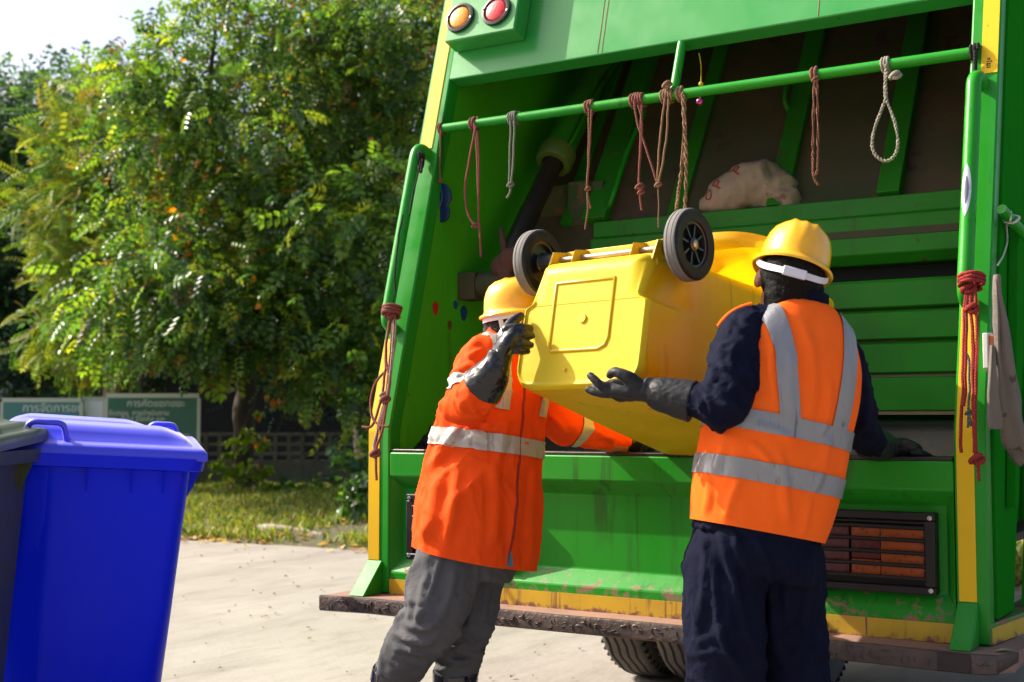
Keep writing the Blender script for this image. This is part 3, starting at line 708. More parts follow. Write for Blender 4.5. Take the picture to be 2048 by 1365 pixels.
def bin_axle(F, root, m, wb, db, z=0.1, yo=0.03, r=0.1, track=None):
    y = db / 2 + yo; hw = wb / 2 + 0.035 if track is None else track
    a = MB(); a.tube([F(-hw, y, z), F(hw, y, z)], .0095, 14); a.build('axle', M['axle'], root, 60)
    b = MB()
    xs = [-wb / 2 + .035, -wb / 2 + .115, wb / 2 - .115, wb / 2 - .035]
    for i, x in enumerate(xs):
        t = .004 if i in (1, 2) else .007
        b.prism([F(x - t / 2, db / 2 - .03, z - .055), F(x - t / 2, y + .014, z - .035), F(x - t / 2, y + .034, z + .03), F(x - t / 2, db / 2 - .02, z + .09)], F.x * t)
    b.prism([F(xs[0], db / 2 - .02, z + .03), F(xs[0], y + .034, z + .024), F(xs[0], y + .036, z + .034), F(xs[0], db / 2 - .02, z + .05)], F.x * (xs[-1] - xs[0]))
    b.build('axle_bracket', m, root, 30, .002)
    for s in (-1, 1): bin_wheel(F, s * (hw + .012), y, z, s, root, r)

def bin_lid(F, root, m, w, d, z0, flip=None, rnd=.06, cy=0.0, slope=0.0, ridge=.034):
    """domed two-ridge lid, hinge at rear; F may be a lid frame of its own"""
    nu, nv = 44, 40; b = MB(); grid = []
    def xy(u, v):
        a_, b_ = 2 * u - 1, 2 * v - 1
        return a_ * math.sqrt(1 - rnd * b_ * b_ * b_ * b_ / 2) * w / 2, cy + b_ * math.sqrt(1 - rnd * a_ * a_ * a_ * a_ / 2) * d / 2
    def ss(x, a, c): t = min(1, max(0, (x - a) / (c - a))); return t * t * (3 - 2 * t)
    for i in range(nu + 1):
        row = []
        for j in range(nv + 1):
            u, v = i / nu, j / nv
            e = min(u, 1 - u) * w; g = min(v, 1 - v) * d
            k = ss(e, .035, .075) * ss(g, .035, .075)
            near = ss(v, .06, .16) * (1 - ss(v, .40, .48)) * (1 - ss(u, .78, .96)) * ss(u, .02, .2)
            far = ss(v, .50, .58) * (1 - ss(v, .86, .95)) * (1 - ss(u, .62, .84)) * ss(u, .02, .2)
            z = .012 * ss(e, 0, .012) * ss(g, 0, .012) + .030 * k + ridge * k * max(near, far) - .010 * u * k + slope * v
            row.append(F(*xy(u, v), z0 + z))
        grid.append(row)
    b.rings(grid, False, 0, False)
    # skirt round the edge
    per = [(i / nu, 0) for i in range(nu)] + [(1, j / nv) for j in range(nv)] + [(1 - i / nu, 1) for i in range(nu)] + [(0, 1 - j / nv) for j in range(nv)]
    b.rings([[F(*(Vector(xy(u, v)) * k), z0 + dz + slope * v) for u, v in per] for k, dz in ((1, 0), (1.004, -.014), (1.006, -.028), (.98, -.028))], False)
    lid = b.build('lid', m, root, 50, weld=.0005)
    def loop(u0, u1, v, hgt):
        c = MB(); a0, a1 = (u0 - .5) * w, (u1 - .5) * w; y = cy + (v - .5) * d
        c.tube(curve_pts([F(a0, y + .03, z0 + .006), F(a0 + .008, y + .012, z0 + hgt * .7), F(a0 + .025, y + .004, z0 + hgt), F((a0 + a1) / 2, y, z0 + hgt * 1.03), F(a1 - .02, y + .004, z0 + hgt), F(a1 - .004, y + .012, z0 + hgt * .7), F(a1 + .004, y + .03, z0 + .006)], 5), .013, 10, True, 0, .8, F.y)
        c.build('lid_handle', m, lid, 60)
    return lid, loop

# yellow bin, tipped over the sill
dY = rad(-8.9); dP = rad(-12.7)
Rm = Matrix.Rotation(dY, 3, 'Z') @ Matrix.Rotation(dP, 3, 'X') @ Matrix.Rotation(rad(-.9), 3, 'Y')
yc = Vector((1.3165, -0.7408, 1.3958))
FY = Frame(yc, Rm @ Vector((1, 0, 0)), Rm @ Vector((0, 0, 1)), Rm @ Vector((0, 1, 0)))
ybin = thing('wheelie_bin', yc, 'yellow wheelie bin tipped bottom up over the hopper sill by two workers', 'bin')
bin_body(FY, ybin, M['bin_yellow'], M['bin_base'], .436, .386, .50, .50, .90, .03, gussets=False)
bin_axle(FY, ybin, M['bin_yellow'], .436, .386, .09, .028, .1)
hinge = FY(0, .03 + .27, .90)
ld = (Vector((0, -.46, .125))).normalized()
FL = Frame(hinge + ld * .27, FY.x, -ld, FY.x.cross(-ld) * -1)
FL = Frame(hinge + ld * .29, FY.x, ld, (FY.x.cross(ld)) * 1)
bin_lid(FL, ybin, M['bin_yellow_lid'], .54, .56, 0.0, rnd=.7)

def standing_bin(px, py, depth, yaw, roll, m, mlid, label, wb, db, wm, dm, h, lidz=.022, facet=None):
    top = atD(px, py, depth)
    x = (RT * math.cos(yaw) + F0 * math.sin(yaw)); y = (F0 * math.cos(yaw) - RT * math.sin(yaw))
    q = Matrix.Rotation(roll, 3, y); x, z = q @ x, q @ UPZ
    c = top - z * h; c.z = 0.0
    h = (top - c).dot(z)
    F = Frame(c, x, y, z)
    root = thing('wheelie_bin', c, label, 'bin')
    bd = bin_body(F, root, m, m, wb, db, wm, dm, h, 0.0, rimw=.04, r=.055)
    if facet:                                            # front face turns away beyond a rounded edge, shaped to darken the left side
        o = base_of(bd)
        for v in bd.data.vertices:
            l = v.co + o - c; lx, ly, lz = l.dot(x), l.dot(y), l.dot(z)
            if lz < h * .953 and ly < 0 and lx < facet:
                k = min(.30, (facet - lx)); e = k if k > .03 else k * k / .03
                v.co += y * min(e * .36, max(0, -ly - .02))
    bin_axle(F, root, m, wb, db, .10, .03, .1, wb / 2 - .06)
    lid, loop = bin_lid(F, root, mlid, wm + .09, dm + .09, h + lidz, .06, 0.0, .012, .036)
    return F, lid, loop
F_, lid_, loop_ = standing_bin(188, 905, 4.55, rad(17), rad(3.1), M['bin_blue'], M['bin_blue_lid'], 'deep blue wheelie bin with domed lid and loop handles', .52, .46, .64, .58, 1.0, facet=-.115)
loop_(.20, .38, .04, .075); loop_(.74, .90, .90, .085)
F_, lid_, loop_ = standing_bin(-165, 897, 3.95, rad(4), rad(1.2), M['bin_olive'], M['bin_olive'], 'dark olive wheelie bin cut off by the left picture edge', .42, .46, .52, .58, 1.0)
# ------------------------------------------------------------------ people
def cloth_mat(name, col, col2, rough=0.8, sc=9.0, bs=.35, stretch=.45, weave=420, fold=4.2):
    m = mat(name, col, rough, var=(sc, col2, 1.6), spec=.08)
    N, Lk = m.node_tree.nodes, m.node_tree.links
    tc = [n for n in N if n.type == 'TEX_COORD'][0]; prev = None
    for scale, st, dist, kind, det in ((fold, stretch, .050, 'RIDGED_MULTIFRACTAL', 2.0), (fold * 2.6, .8, .016, 'FBM', 4.0), (weave, 1.0, .0015, 'FBM', 2.0)):
        mp = N.new('ShaderNodeMapping'); mp.inputs['Scale'].default_value = (1, 1, st); mp.inputs['Rotation'].default_value = (.12, .18, 0); Lk.new(tc.outputs['Object'], mp.inputs[0])
        w = N.new('ShaderNodeTexNoise'); w.noise_type = kind; w.inputs['Scale'].default_value = scale; w.inputs['Detail'].default_value = det; w.inputs['Distortion'].default_value = .5 if scale < 50 else 0
        Lk.new(mp.outputs[0], w.inputs['Vector'])
        b = N.new('ShaderNodeBump'); b.inputs['Strength'].default_value = min(1, bs * (1 if scale < 50 else .4)); b.inputs['Distance'].default_value = dist
        Lk.new(w.outputs['Fac'], b.inputs['Height'])
        if prev is not None: Lk.new(prev, b.inputs['Normal'])
        prev = b.outputs[0]
    Lk.new(prev, N['Principled BSDF'].inputs['Normal'])
    return m
M['coat_orange'] = cloth_mat('orange_work_coat', (0.86, 0.085, 0.008), (0.78, 0.065, 0.006), .75, bs=.55, stretch=.5)
M['vest_orange'] = cloth_mat('bright_orange_vest', (1.0, 0.150, 0.016), (0.95, 0.125, 0.012), .8, bs=.32, stretch=.3)
M['navy'] = cloth_mat('navy_overall_cloth', (0.0045, 0.006, 0.017), (0.006, 0.008, 0.022), .85, bs=.75, stretch=.4, fold=5)
M['grey_trouser'] = cloth_mat('charcoal_trouser_cloth', (0.078, 0.077, 0.083), (0.098, 0.096, 0.099), .8, bs=.6, stretch=.5, fold=4.5)
M['tape_dull'] = mat('dull_grey_reflective_tape', (0.22, 0.225, 0.24), .45, metal=.25, var=(12, (.27, .27, .28), 1.6), streak=(60, .60, (.08, .085, .10)), bump=(30, .3, .006))
M['tape_silver'] = mat('silver_reflective_tape', (0.50, 0.48, 0.44), .42, metal=.25, var=(14, (.36, .34, .30), 1.6), streak=(55, .58, (.24, .22, .18)), bump=(26, .35, .006))
M['glove'] = mat('black_rubber_glove', (0.006, 0.007, 0.009), .24, var=(30, (.012, .012, .014), 1.8), bump=(50, .12, .003), rvar=.1)
M['glove_matt'] = mat('matt_black_glove', (0.009, 0.010, 0.012), .55, spec=.25, var=(30, (.024, .025, .027), 1.8), bump=(50, .4, .004))
M['boot'] = mat('black_rubber_boot', (0.010, 0.010, 0.013), .18, bump=(12, .12, .006), coat=.4, rvar=.06)
M['helmet'] = mat('yellow_hard_hat_plastic', (0.85, 0.42, 0.008), .26, var=(5, (.80, .38, .012), 2), bump=(40, .04, .003), coat=.35, rvar=.06, spots=(42, .70, (.55, .28, .04)))
M['strap'] = mat('white_hat_strap', (.62, .60, .64), .5)
M['skin'] = mat('brown_skin', (.32, .14, .08), .55, var=(30, (.25, .105, .06), 1.5))
M['hair'] = mat('black_hair', (.0035, .003, .003), .6, spec=.12, var=(60, (.008, .007, .006), 1.4), bump=(160, .7, .006))
M['hair_brown'] = mat('dark_brown_hair', (.010, .006, .005), .6, spec=.2, bump=(120, .8, .008))
M['zip'] = mat('dark_red_zip', (.28, .015, .006), .6)
M['teal'] = mat('teal_shirt_tail', (.02, .16, .22), .8)
M['mask'] = mat('black_face_mask', (.012, .010, .010), .8)

COAT_F = [([(897, 752), (918, 742), (942, 729)], 9, .012), ([(914, 745), (918, 795), (931, 826)], 9, .012), ([(948, 757), (935, 772), (922, 790)], 8, .010), ([(904, 714), (928, 697), (956, 681)], 9, .009), ([(930, 716), (950, 706), (970, 699)], 8, .008),
    ([(890, 780), (905, 792), (912, 815)], 8, .010), ([(940, 800), (950, 825), (966, 840)], 8, .010), ([(920, 846), (900, 880), (880, 908), (856, 940)], 12, .012), ([(926, 856), (950, 865), (975, 880)], 9, .008), ([(872, 901), (899, 883), (926, 858)], 9, .009),
    ([(880, 950), (866, 1010), (850, 1085)], 15, .013), ([(915, 940), (905, 1020), (890, 1095)], 13, .010), ([(985, 930), (992, 1000), (985, 1100)], 16, .012), ([(1040, 940), (1030, 1010), (1022, 1110)], 10, .010), ([(1068, 930), (1060, 1020), (1058, 1140)], 12, .012),
    ([(985, 795), (972, 830), (970, 862)], 10, .009), ([(1015, 830), (1002, 880), (992, 950)], 12, .009), ([(1076, 835), (1086, 890), (1080, 970)], 10, .010), ([(1100, 833), (1118, 850), (1134, 868)], 8, .009), ([(1106, 882), (1150, 890), (1215, 896)], 8, .008), ([(1170, 852), (1205, 868), (1236, 884)], 8, .009), ([(1190, 878), (1215, 872), (1240, 878)], 7, .007), ([(840, 990), (850, 1040), (846, 1080)], 10, .010)]
VEST_F = [([(1603, 640), (1622, 700), (1626, 780), (1612, 850)], 14, .007), ([(1545, 680), (1540, 740), (1548, 800)], 9, .006), ([(1450, 880), (1440, 915), (1430, 950)], 10, .009), ([(1500, 885), (1520, 900), (1545, 930)], 10, .008), ([(1655, 870), (1645, 930), (1620, 990)], 12, .009), ([(1480, 960), (1462, 1000), (1452, 1040)], 11, .010), ([(1560, 905), (1568, 970), (1575, 1050)], 13, .010),
    ([(1620, 990), (1612, 1030), (1605, 1070)], 11, .009), ([(1410, 930), (1418, 980), (1410, 1030)], 10, .008), ([(1660, 760), (1655, 820), (1640, 870)], 11, .008), ([(1585, 700), (1578, 760), (1582, 820)], 12, .006), ([(1510, 850), (1550, 862), (1590, 880)], 10, .006)]
SHIRT_F = [([(1448, 640), (1470, 656), (1500, 690)], 9, .009), ([(1438, 720), (1462, 755), (1500, 795)], 10, .012), ([(1424, 762), (1450, 792), (1492, 828)], 9, .012), ([(1405, 792), (1440, 812), (1482, 818)], 9, .011), ([(1394, 806), (1420, 838), (1455, 848)], 8, .009), ([(1418, 778), (1424, 755), (1432, 730)], 8, .009), ([(1505, 670), (1514, 730), (1512, 800)], 9, .009), ([(1385, 780), (1400, 800), (1405, 828)], 7, .008), ([(1400, 775), (1418, 800), (1425, 826)], 7, .008), ([(1470, 690), (1462, 720), (1466, 750)], 9, .008), ([(1730, 760), (1735, 810), (1725, 860)], 10, .010), ([(1750, 840), (1725, 850), (1705, 880)], 9, .009)]
TROU_F = [([(1402, 1060), (1412, 1130), (1400, 1250)], 11, .012), ([(1438, 1055), (1465, 1150), (1490, 1260), (1530, 1335)], 11, .014), ([(1425, 1100), (1432, 1200), (1452, 1300), (1500, 1362)], 11, .013), ([(1500, 1060), (1530, 1120), (1545, 1200), (1548, 1320)], 12, .012), ([(1622, 1100), (1612, 1200), (1600, 1290)], 12, .013), ([(1640, 1288), (1605, 1264), (1570, 1255)], 9, .011), ([(1652, 1320), (1612, 1302), (1580, 1304)], 9, .011), ([(1388, 1312), (1430, 1304), (1480, 1325)], 9, .011), ([(1580, 1120), (1572, 1180), (1575, 1240)], 12, .011), ([(1470, 1070), (1480, 1110), (1500, 1160)], 10, .009), ([(1385, 1200), (1395, 1260), (1385, 1300)], 10, .010)]
LTR_F = [([(885, 1095), (872, 1150), (848, 1222)], 9, .009), ([(858, 1140), (842, 1200), (832, 1258)], 10, .011), ([(808, 1246), (848, 1258), (884, 1244)], 9, .013), ([(798, 1272), (838, 1286), (872, 1280)], 8, .013), ([(786, 1296), (826, 1303), (860, 1312)], 8, .012), ([(886, 1290), (930, 1303), (972, 1308)], 8, .013), ([(876, 1304), (912, 1320), (956, 1324)], 8, .012), ([(955, 1120), (948, 1200), (936, 1262)], 11, .010), ([(905, 1248), (930, 1270), (962, 1298)], 9, .010), ([(910, 1130), (900, 1190), (880, 1235)], 11, .009), ([(975, 1130), (972, 1190), (965, 1240)], 10, .009), ([(815, 1180), (822, 1210), (818, 1240)], 8, .009)]
def person(loc, label): return thing('person', loc, label, 'person', None)
def ridged(p, fx, fy, fz, o=0.0): return 1 - 2 * abs(nz(p, fx, fy, fz, o))

def crease(p, fx, fy, fz, o=0.0):
    """sharp fold lines of warped cloth, about -0.6 .. 1"""
    w = Vector((nz(p, fx * .5, fy * .5, fz * .5, o + 4), nz(p, fx * .5, fy * .5, fz * .5, o + 11), nz(p, fx * .5, fy * .5, fz * .5, o + 19))) * .09
    n = nz(p + w, fx, fy, fz, o)
    r = max(0.0, 1 - abs(n) * 4.5)
    return r ** 1.4 + .7 * n
def folds(me, strokes):
    """press fold ridges into a cloth skin: strokes = (points seen in the photograph, width px, height m)"""
    segs = []
    for pts, w, hgt in strokes:
        c = curve_pts([(x, y, 0) for x, y in pts], 6)
        segs.append((np.array([(q.x, q.y) for q in c]), w, hgt))
    bm = bmesh.new(); bm.from_mesh(me); bm.normal_update()
    for v in bm.verts:
        d = v.co - CAM; z = d.dot(FW)
        fac = -v.normal.dot(d.normalized())
        if fac < -.1: continue
        q = np.array((PCX + FPX * d.dot(RT) / z, PCY - FPX * d.dot(UPC) / z)); o = 0.0
        for c, w, hgt in segs:
            a, b_ = c[:-1], c[1:]; ab = b_ - a
            t = np.clip(((q - a) * ab).sum(1) / np.maximum((ab ** 2).sum(1), 1e-9), 0, 1)
            e = a + ab * t[:, None] - q; dd = (e ** 2).sum(1); i = int(dd.argmin()); x = dd[i] / (w * w)
            if x > 9: continue
            u = (i + t[i]) / len(a); end = min(1, 4 * min(u, 1 - u) + .15)
            o += hgt * end * (1 - .9 * x) * math.exp(-x)
        v.co += v.normal * (o * min(1, max(0, fac + .25)))
    bm.to_mesh(me); bm.free()
    return me
def hard_hat(o, X_, Y_, Z_, root, w=.105, l=.135, hgt=.135, visor=.05, ribs=True):
    """X right, Y front, Z up; o = centre of the brim plane"""
    b = MB(); R = []; n = 64
    prof = [(1.14, -.012), (1.16, -.006), (1.13, .0), (1.03, .006), (1.0, .014), (.985, .035), (.96, .060), (.90, .085), (.80, .106), (.64, .122), (.42, .132), (.2, .1355), (.03, .136)]
    for k, z in prof:
        ring = []
        for i in range(n):
            a = 2 * math.pi * i / n; c, s = math.cos(a), math.sin(a)
            kk = k; ext = 0
            if k > 1.02:
                ext = visor * max(0, s) ** 2.2 * (k - 1.0) / .16
            up = 0
            if ribs and z > .05:                         # three raised ribs along the crown
                x = c * w * k
                for rx in (-.030, 0, .030): up += .0055 * math.exp(-((x - rx) / .008) ** 2) * (1 if abs(s) < .98 else .6)
            bend = -.010 * max(0, s) ** 2 * (1 if k > 1.02 else 0)
            ring.append(o + X_ * (c * w * kk) + Y_ * (s * (l * kk + ext)) + Z_ * (z * hgt / .136 + up + bend))
        R.append(ring)
    inner = [[p * 1 for p in R[0]]]
    c0 = o
    inn = [o + (p - o) * .86 + Z_ * .004 for p in R[0]]
    inn2 = [o + (p - o) * .80 + Z_ * .06 for p in R[4]]
    b.rings([inn2, inn] + R, True)
    h = b.build('hard_hat', M['helmet'], root, 50)
    return h

def glove(root, palm, fingers, cuff, name='glove', vox=.0036, m=None, wr=.0012):
    """palm: list of (centre, r) chain; fingers: list of (pts, radii); cuff: (pts, radii)"""
    b = MB()
    for pts, r, fl, fd in palm: limb(b, pts, r, 18, 5, fl, fd)
    for pts, r in fingers: limb(b, pts, r, 14, 5)
    limb(b, cuff[0], cuff[1], 22, 5, round_end=False)
    me = fuse(b, vox, 2)
    displace(me, lambda p, n: wr * ridged(p, 45, 45, 70))
    return finish(name, me, m or M['glove'], root, 180)

# ---------------- worker seen from behind, orange vest over navy overalls
D0 = 3.42
def P(px, py, dd=0.0): return atD(px, py, D0 + dd)
K = D0 / 2600
psi, rol = rad(20), rad(10.5)
vA = (UPZ * math.cos(rol) + RT * math.sin(rol) + F0 * .06).normalized()
vF = (F0 * math.cos(psi) - RT * math.sin(psi)); vF = (vF - vA * vF.dot(vA)).normalized()
vR = vF.cross(vA).normalized()
rw_loc = Vector((P(1515, 1300).x, P(1515, 1300).y, 0))
rw = person(rw_loc, 'worker seen from behind in an orange vest and navy overalls')
def tr(px, py, hw, hd=None, dd=0.0, g=1.0):
    w = hw * K / math.cos(psi) * .985
    return (P(px, py, dd), vR * (w * g), vF * ((hd if hd else w * .66) * g))
torso = [(1511, 1078, 126, .135), (1528, 1000, 134, .140), (1547, 900, 138, .142), (1566, 800, 140, .142), (1584, 720, 136, .130), (1594, 665, 112, .112), (1600, 632, 82, .095), (1604, 608, 52, .075)]
vb = MB(); loft(vb, [tr(*t, g=1.03) for t in torso], 40, 4, .85)
vest = fuse(vb, .008, 3)
def vest_wr(p, n):
    q = p - P(1566, 800)
    return .005 * nz(p, 5, 5, 7) + .0045 * ridged(p, 9, 9, 3.2, 3) + .002 * nz(p, 20, 20, 9)
displace(vest, vest_wr); folds(vest, VEST_F)
# hem: flared, open below
vest = cut(vest, [(P(1513, 1062, 0), vA)], 0.0)
vo = finish('safety_vest', vest.copy(), M['vest_orange'], rw, 180)
def band(px, py, half, name='reflective_tape', m='tape_dull', extra=()):
    c = P(px, py)
    me = cut(vest, [(c - vA * half, vA), (c + vA * half, -vA)] + list(extra), .0035)
    return finish(name, me, M[m], vo, 180)
band(1535, 952, .0255); band(1600, 868, .0255)
mid = P(1600, 868) + vA * .0255
for (a, b_, wd) in (((1563, 820), (1524, 622), .0265), ((1692, 850), (1694, 690), .0265)):
    pa, pb = P(*a, -.12), P(*b_, -.06)
    T = (pb - pa).normalized(); nrm = T.cross(vF).normalized()
    if nrm.dot(vR) < 0: nrm = -nrm
    me = cut(vest, [(pa - nrm * wd, nrm), (pa + nrm * wd, -nrm), (mid, vA)], .0042, keep=lambda c, n: n.dot(vF) < .35)
    finish('reflective_tape', me, M['tape_dull'], vo, 180)
# shirt: torso core, both sleeves, collar
sb = MB(); loft(sb, [tr(*t, g=.955) for t in torso], 36, 4, .85)
limb(sb, [P(1556, 668, -.02), P(1500, 662, -.06), P(1474, 700, -.09), P(1462, 760, -.12), P(1448, 815, -.135), P(1412, 808, -.11), P(1372, 797, -.085)], [.062, .066, .064, .062, .057, .049, .041], 24)
limb(sb, [P(1640, 690, .05), P(1684, 718, .09), P(1702, 780, .12), P(1716, 838, .18), P(1728, 868, .28), P(1744, 886, .40)], [.056, .056, .054, .053, .048, .043], 24)
limb(sb, [P(1602, 612, .01), P(1602, 588, .015)], [.060, .058], 24)
shirt = fuse(sb, .008, 2)
EL = P(1440, 815, -.13)
def shirt_wr(p, n):
    e = math.exp(-((p - EL).length / .14) ** 2)
    return .0085 * crease(p, 9, 9, 12, 1) * (.6 + 1.0 * e) + .004 * nz(p, 16, 16, 22) + .0035 * crease(p, 22, 22, 17, 5)
displace(shirt, shirt_wr); folds(shirt, SHIRT_F)
bvh_s = BVHTree.FromPolygons([v.co.copy() for v in shirt.vertices], [tuple(p.vertices) for p in shirt.polygons])
edge = []
for px, py in ((1500, 606), (1486, 603), (1470, 604), (1456, 608), (1446, 618), (1441, 632), (1438, 650)):
    r0 = ray(px, py).normalized()
    for k in range(12):                                  # nearest skin seen along the shoulder
        q = ray(px + k * 1.5, py + k * 2.2).normalized(); hit = bvh_s.ray_cast(CAM, q)
        if hit[0] is not None: edge.append(hit[0] + hit[1] * .003); break
for _ in range(3): edge = [edge[0]] + [(edge[i - 1] + edge[i] * 2 + edge[i + 1]) / 4 for i in range(1, len(edge) - 1)] + [edge[-1]]
b = MB(); b.tube(curve_pts(edge, 5), .006, 8); b.build('front_panel_edge', M['vest_orange'], vo, 60)
sh = finish('overall_shirt', shirt, M['navy'], rw, 180)
cb_ = MB()
RC = []
for k in range(25):
    a = 2 * math.pi * k / 24
    c = P(1602, 607, .0) + vR * (.066 * math.cos(a)) + vF * (.062 * math.sin(a))
    RC.append([c - vA * .010, c + vA * (.030 + .004 * math.sin(2 * a)) - (c - P(1602, 607)) * .05, c + vA * .030 + (c - P(1602, 607)) * .06, c + (c - P(1602, 607)) * .14 - vA * .012])
cb_.rings(RC, False, 0, True); cb_.build('collar', M['navy'], sh, 60)
# trousers
tb_ = MB()
loft(tb_, [(P(1516, 1000), vR * .145, vF * .115), (P(1515, 1060), vR * .158, vF * .120), (P(1512, 1110), vR * .172, vF * .135), (P(1511, 1150, .01), vR * .166, vF * .125)], 36, 4, .85)
limb(tb_, [P(1452, 1110, -.02), P(1450, 1190, -.03), P(1450, 1290, -.04), P(1452, 1380, -.03), P(1448, 1480, -.01), P(1444, 1590, .0), P(1444, 1655, .0)], [.098, .104, .100, .098, .093, .086, .080], 26)
limb(tb_, [P(1570, 1120, .05), P(1575, 1190, .06), P(1578, 1260, .06), P(1588, 1330, .06), P(1592, 1440, .06), P(1592, 1560, .06), P(1592, 1640, .06)], [.096, .094, .088, .090, .088, .082, .078], 26)
trs = fuse(tb_, .009, 3)
displace(trs, lambda p, n: .010 * crease(p, 6, 6, 1.6, 2) + .007 * crease(p, 9, 9, 7, 7) * (1 if p.z < .75 else .5) + .003 * crease(p, 24, 24, 18, 3))
folds(trs, TROU_F)
finish('trousers', trs, M['navy'], rw, 180)
for (x, dd, s) in ((1444, .0, -1), (1592, .06, 1)):
    t = P(x, 1640, dd); g = Vector((t.x, t.y, 0)); b = MB()
    limb(b, [Vector((g.x, g.y, .16)), Vector((g.x, g.y, .08)), g + vF * .01 + Vector((0, 0, .05))], [.058, .056, .052])
    limb(b, [g - vF * .07 + Vector((0, 0, .045)), g + vF * .05 + Vector((0, 0, .045)), g + vF * .17 + Vector((0, 0, .038))], [.042, .048, .04], flat=.95)
    me = fuse(b, .007, 2); finish('boot', me, M['boot'], rw, 180)
# gloves
glove(rw,
      [([P(1292, 776, -.045), P(1262, 776, -.03), P(1228, 776, -.015)], [.030, .042, .036], .62, RT.cross(UPZ) * -1 + UPZ * .35),
       ([P(1286, 782, -.045), P(1240, 786, .0)], [.026, .024], 1.0, None)],
      [([P(1236, 772, -.03), P(1208, 772, -.03), P(1190, 760, -.022), P(1181, 751, -.012)], [.0125, .0118, .0110, .0095]),
       ([P(1240, 784, -.025), P(1212, 787, -.02), P(1192, 784, -.01), P(1177, 779, .002)], [.0128, .0118, .0110, .0095]),
       ([P(1242, 786, .0), P(1216, 788, .012), P(1198, 782, .025), P(1188, 774, .04)], [.0120, .0112, .0105, .009]),
       ([P(1246, 786, .02), P(1224, 786, .035), P(1208, 780, .05), P(1200, 772, .06)], [.0110, .010, .0095, .0085]),
       ([P(1276, 768, -.055), P(1258, 755, -.06), P(1240, 747, -.052), P(1228, 744, -.04), P(1220, 750, -.03)], [.018, .0165, .0140, .0125, .010])],
      ([P(1288, 777, -.045), P(1302, 781, -.05), P(1318, 787, -.06), P(1350, 795, -.075), P(1386, 803, -.092)], [.034, .033, .044, .050, .055]), wr=.0012, m=M['glove_matt'])
hR = P(1784, 897, .49)
glove(rw, [([hR, P(1804, 901, .50), P(1824, 906, .50)], [.030, .040, .036], .5, UPZ)],
      [([P(1824, 903 + k * 2, .44 + .03 * k), P(1846, 908 + k * 2.5, .44 + .034 * k), P(1866 - 4 * abs(k - 1), 915 + k * 2, .45 + .034 * k)], [.0125, .0115, .0095]) for k in range(4)]
      + [([P(1796, 894, .45), P(1812, 890, .42), P(1828, 893, .41)], [.016, .014, .011])],
      ([hR, P(1772, 894, .475), P(1758, 890, .44), P(1738, 882, .38)], [.034, .040, .047, .054]), m=M['glove_matt'])
# head
hr, hp, hy = rad(17), rad(8), rad(-4)
hZ = (UPZ * math.cos(hr) + RT * math.sin(hr) + F0 * .12).normalized()
hY = (F0 + RT * .12).normalized(); hY = (hY - hZ * hY.dot(hZ)).normalized(); hX = hY.cross(hZ)
HC = P(1578, 565, .01)
def face(b, C, X_, Y_, Z_):
    ball(b, C + Z_ * .02 - Y_ * .01, .076, .096, .088, (X_, Y_, Z_))
    ball(b, C - Z_ * .045 + Y_ * .022, .060, .068, .060, (X_, Y_, Z_))
    ball(b, C - Z_ * .085 + Y_ * .055, .028, .028, .022, (X_, Y_, Z_))                  # chin
    limb(b, [C + Y_ * .088 + Z_ * .015, C + Y_ * .105 - Z_ * .012, C + Y_ * .112 - Z_ * .028], [.009, .011, .013], 10)   # nose
    limb(b, [C + Y_ * .092 - Z_ * .058 - X_ * .022, C + Y_ * .098 - Z_ * .056, C + Y_ * .092 - Z_ * .058 + X_ * .022], [.006, .008, .006], 10)
    for s in (-1, 1):
        ball(b, C + X_ * (s * .030) + Y_ * .080 + Z_ * .008, .012, .010, .008, (X_, Y_, Z_), 10)
        ball(b, C + X_ * (s * .030) + Y_ * .083 + Z_ * .026, .020, .010, .007, (X_, Y_, Z_), 10)
        e = C + X_ * (s * .078) - Y_ * .006 - Z_ * .012
        ball(b, e, .009, .019, .030, (X_, Y_, Z_), 12); ball(b, e + X_ * (s * .006), .006, .015, .024, (X_, Y_, Z_), 10)
def rw_body():
    b = MB(); face(b, HC, hX, hY, hZ)
    limb(b, [HC - hZ * .04 - hY * .01, P(1600, 605, 0), P(1596, 650, 0)], [.056, .056, .07])
    loft(b, [tr(*t, g=.78) for t in torso], 24, 3)
    limb(b, [P(1540, 672, -.03), P(1474, 700, -.09), P(1448, 812, -.13), P(1372, 797, -.085), P(1292, 776, -.045)], [.045, .045, .038, .033, .024], 14)
    limb(b, [P(1645, 705, .06), P(1684, 722, .09), P(1700, 780, .12), P(1714, 836, .18), P(1726, 866, .28), P(1742, 884, .40), hR], [.04, .04, .038, .034, .032, .03, .024], 14)
    limb(b, [P(1452, 1110, -.02), P(1450, 1330, -.04), P(1444, 1655, .0)], [.07, .055, .04], 14)
    limb(b, [P(1570, 1120, .05), P(1588, 1330, .06), P(1592, 1640, .06)], [.07, .055, .04], 14)
    return finish('body', fuse(b, .006, 2), M['skin'], rw, 180)
rwb = rw_body()
b = MB()
ball(b, HC + hZ * .022 - hY * .016, .083, .098, .092, (hX, hY, hZ))
limb(b, [HC - hZ * .035 - hY * .045, HC - hZ * .075 - hY * .036], [.060, .052], flat=.75, flatdir=hX)
me = fuse(b, .005, 2)
me = cut(me, [(HC + hY * .015, -hY)])
bm = bmesh.new(); bm.from_mesh(me)
displ = [(v, v.normal * (.004 * noise.noise(v.co * 55) + .0025 * noise.noise(v.co * 130))) for v in bm.verts]
for v, d_ in displ: v.co += d_
bm.to_mesh(me); bm.free()
finish('hair', me, M['hair'], rw, 180)
hat = hard_hat(HC + hZ * .042 + hY * .004, hX, hY, hZ, rw, .093, .118, .120, .055)
b = MB(); R = []
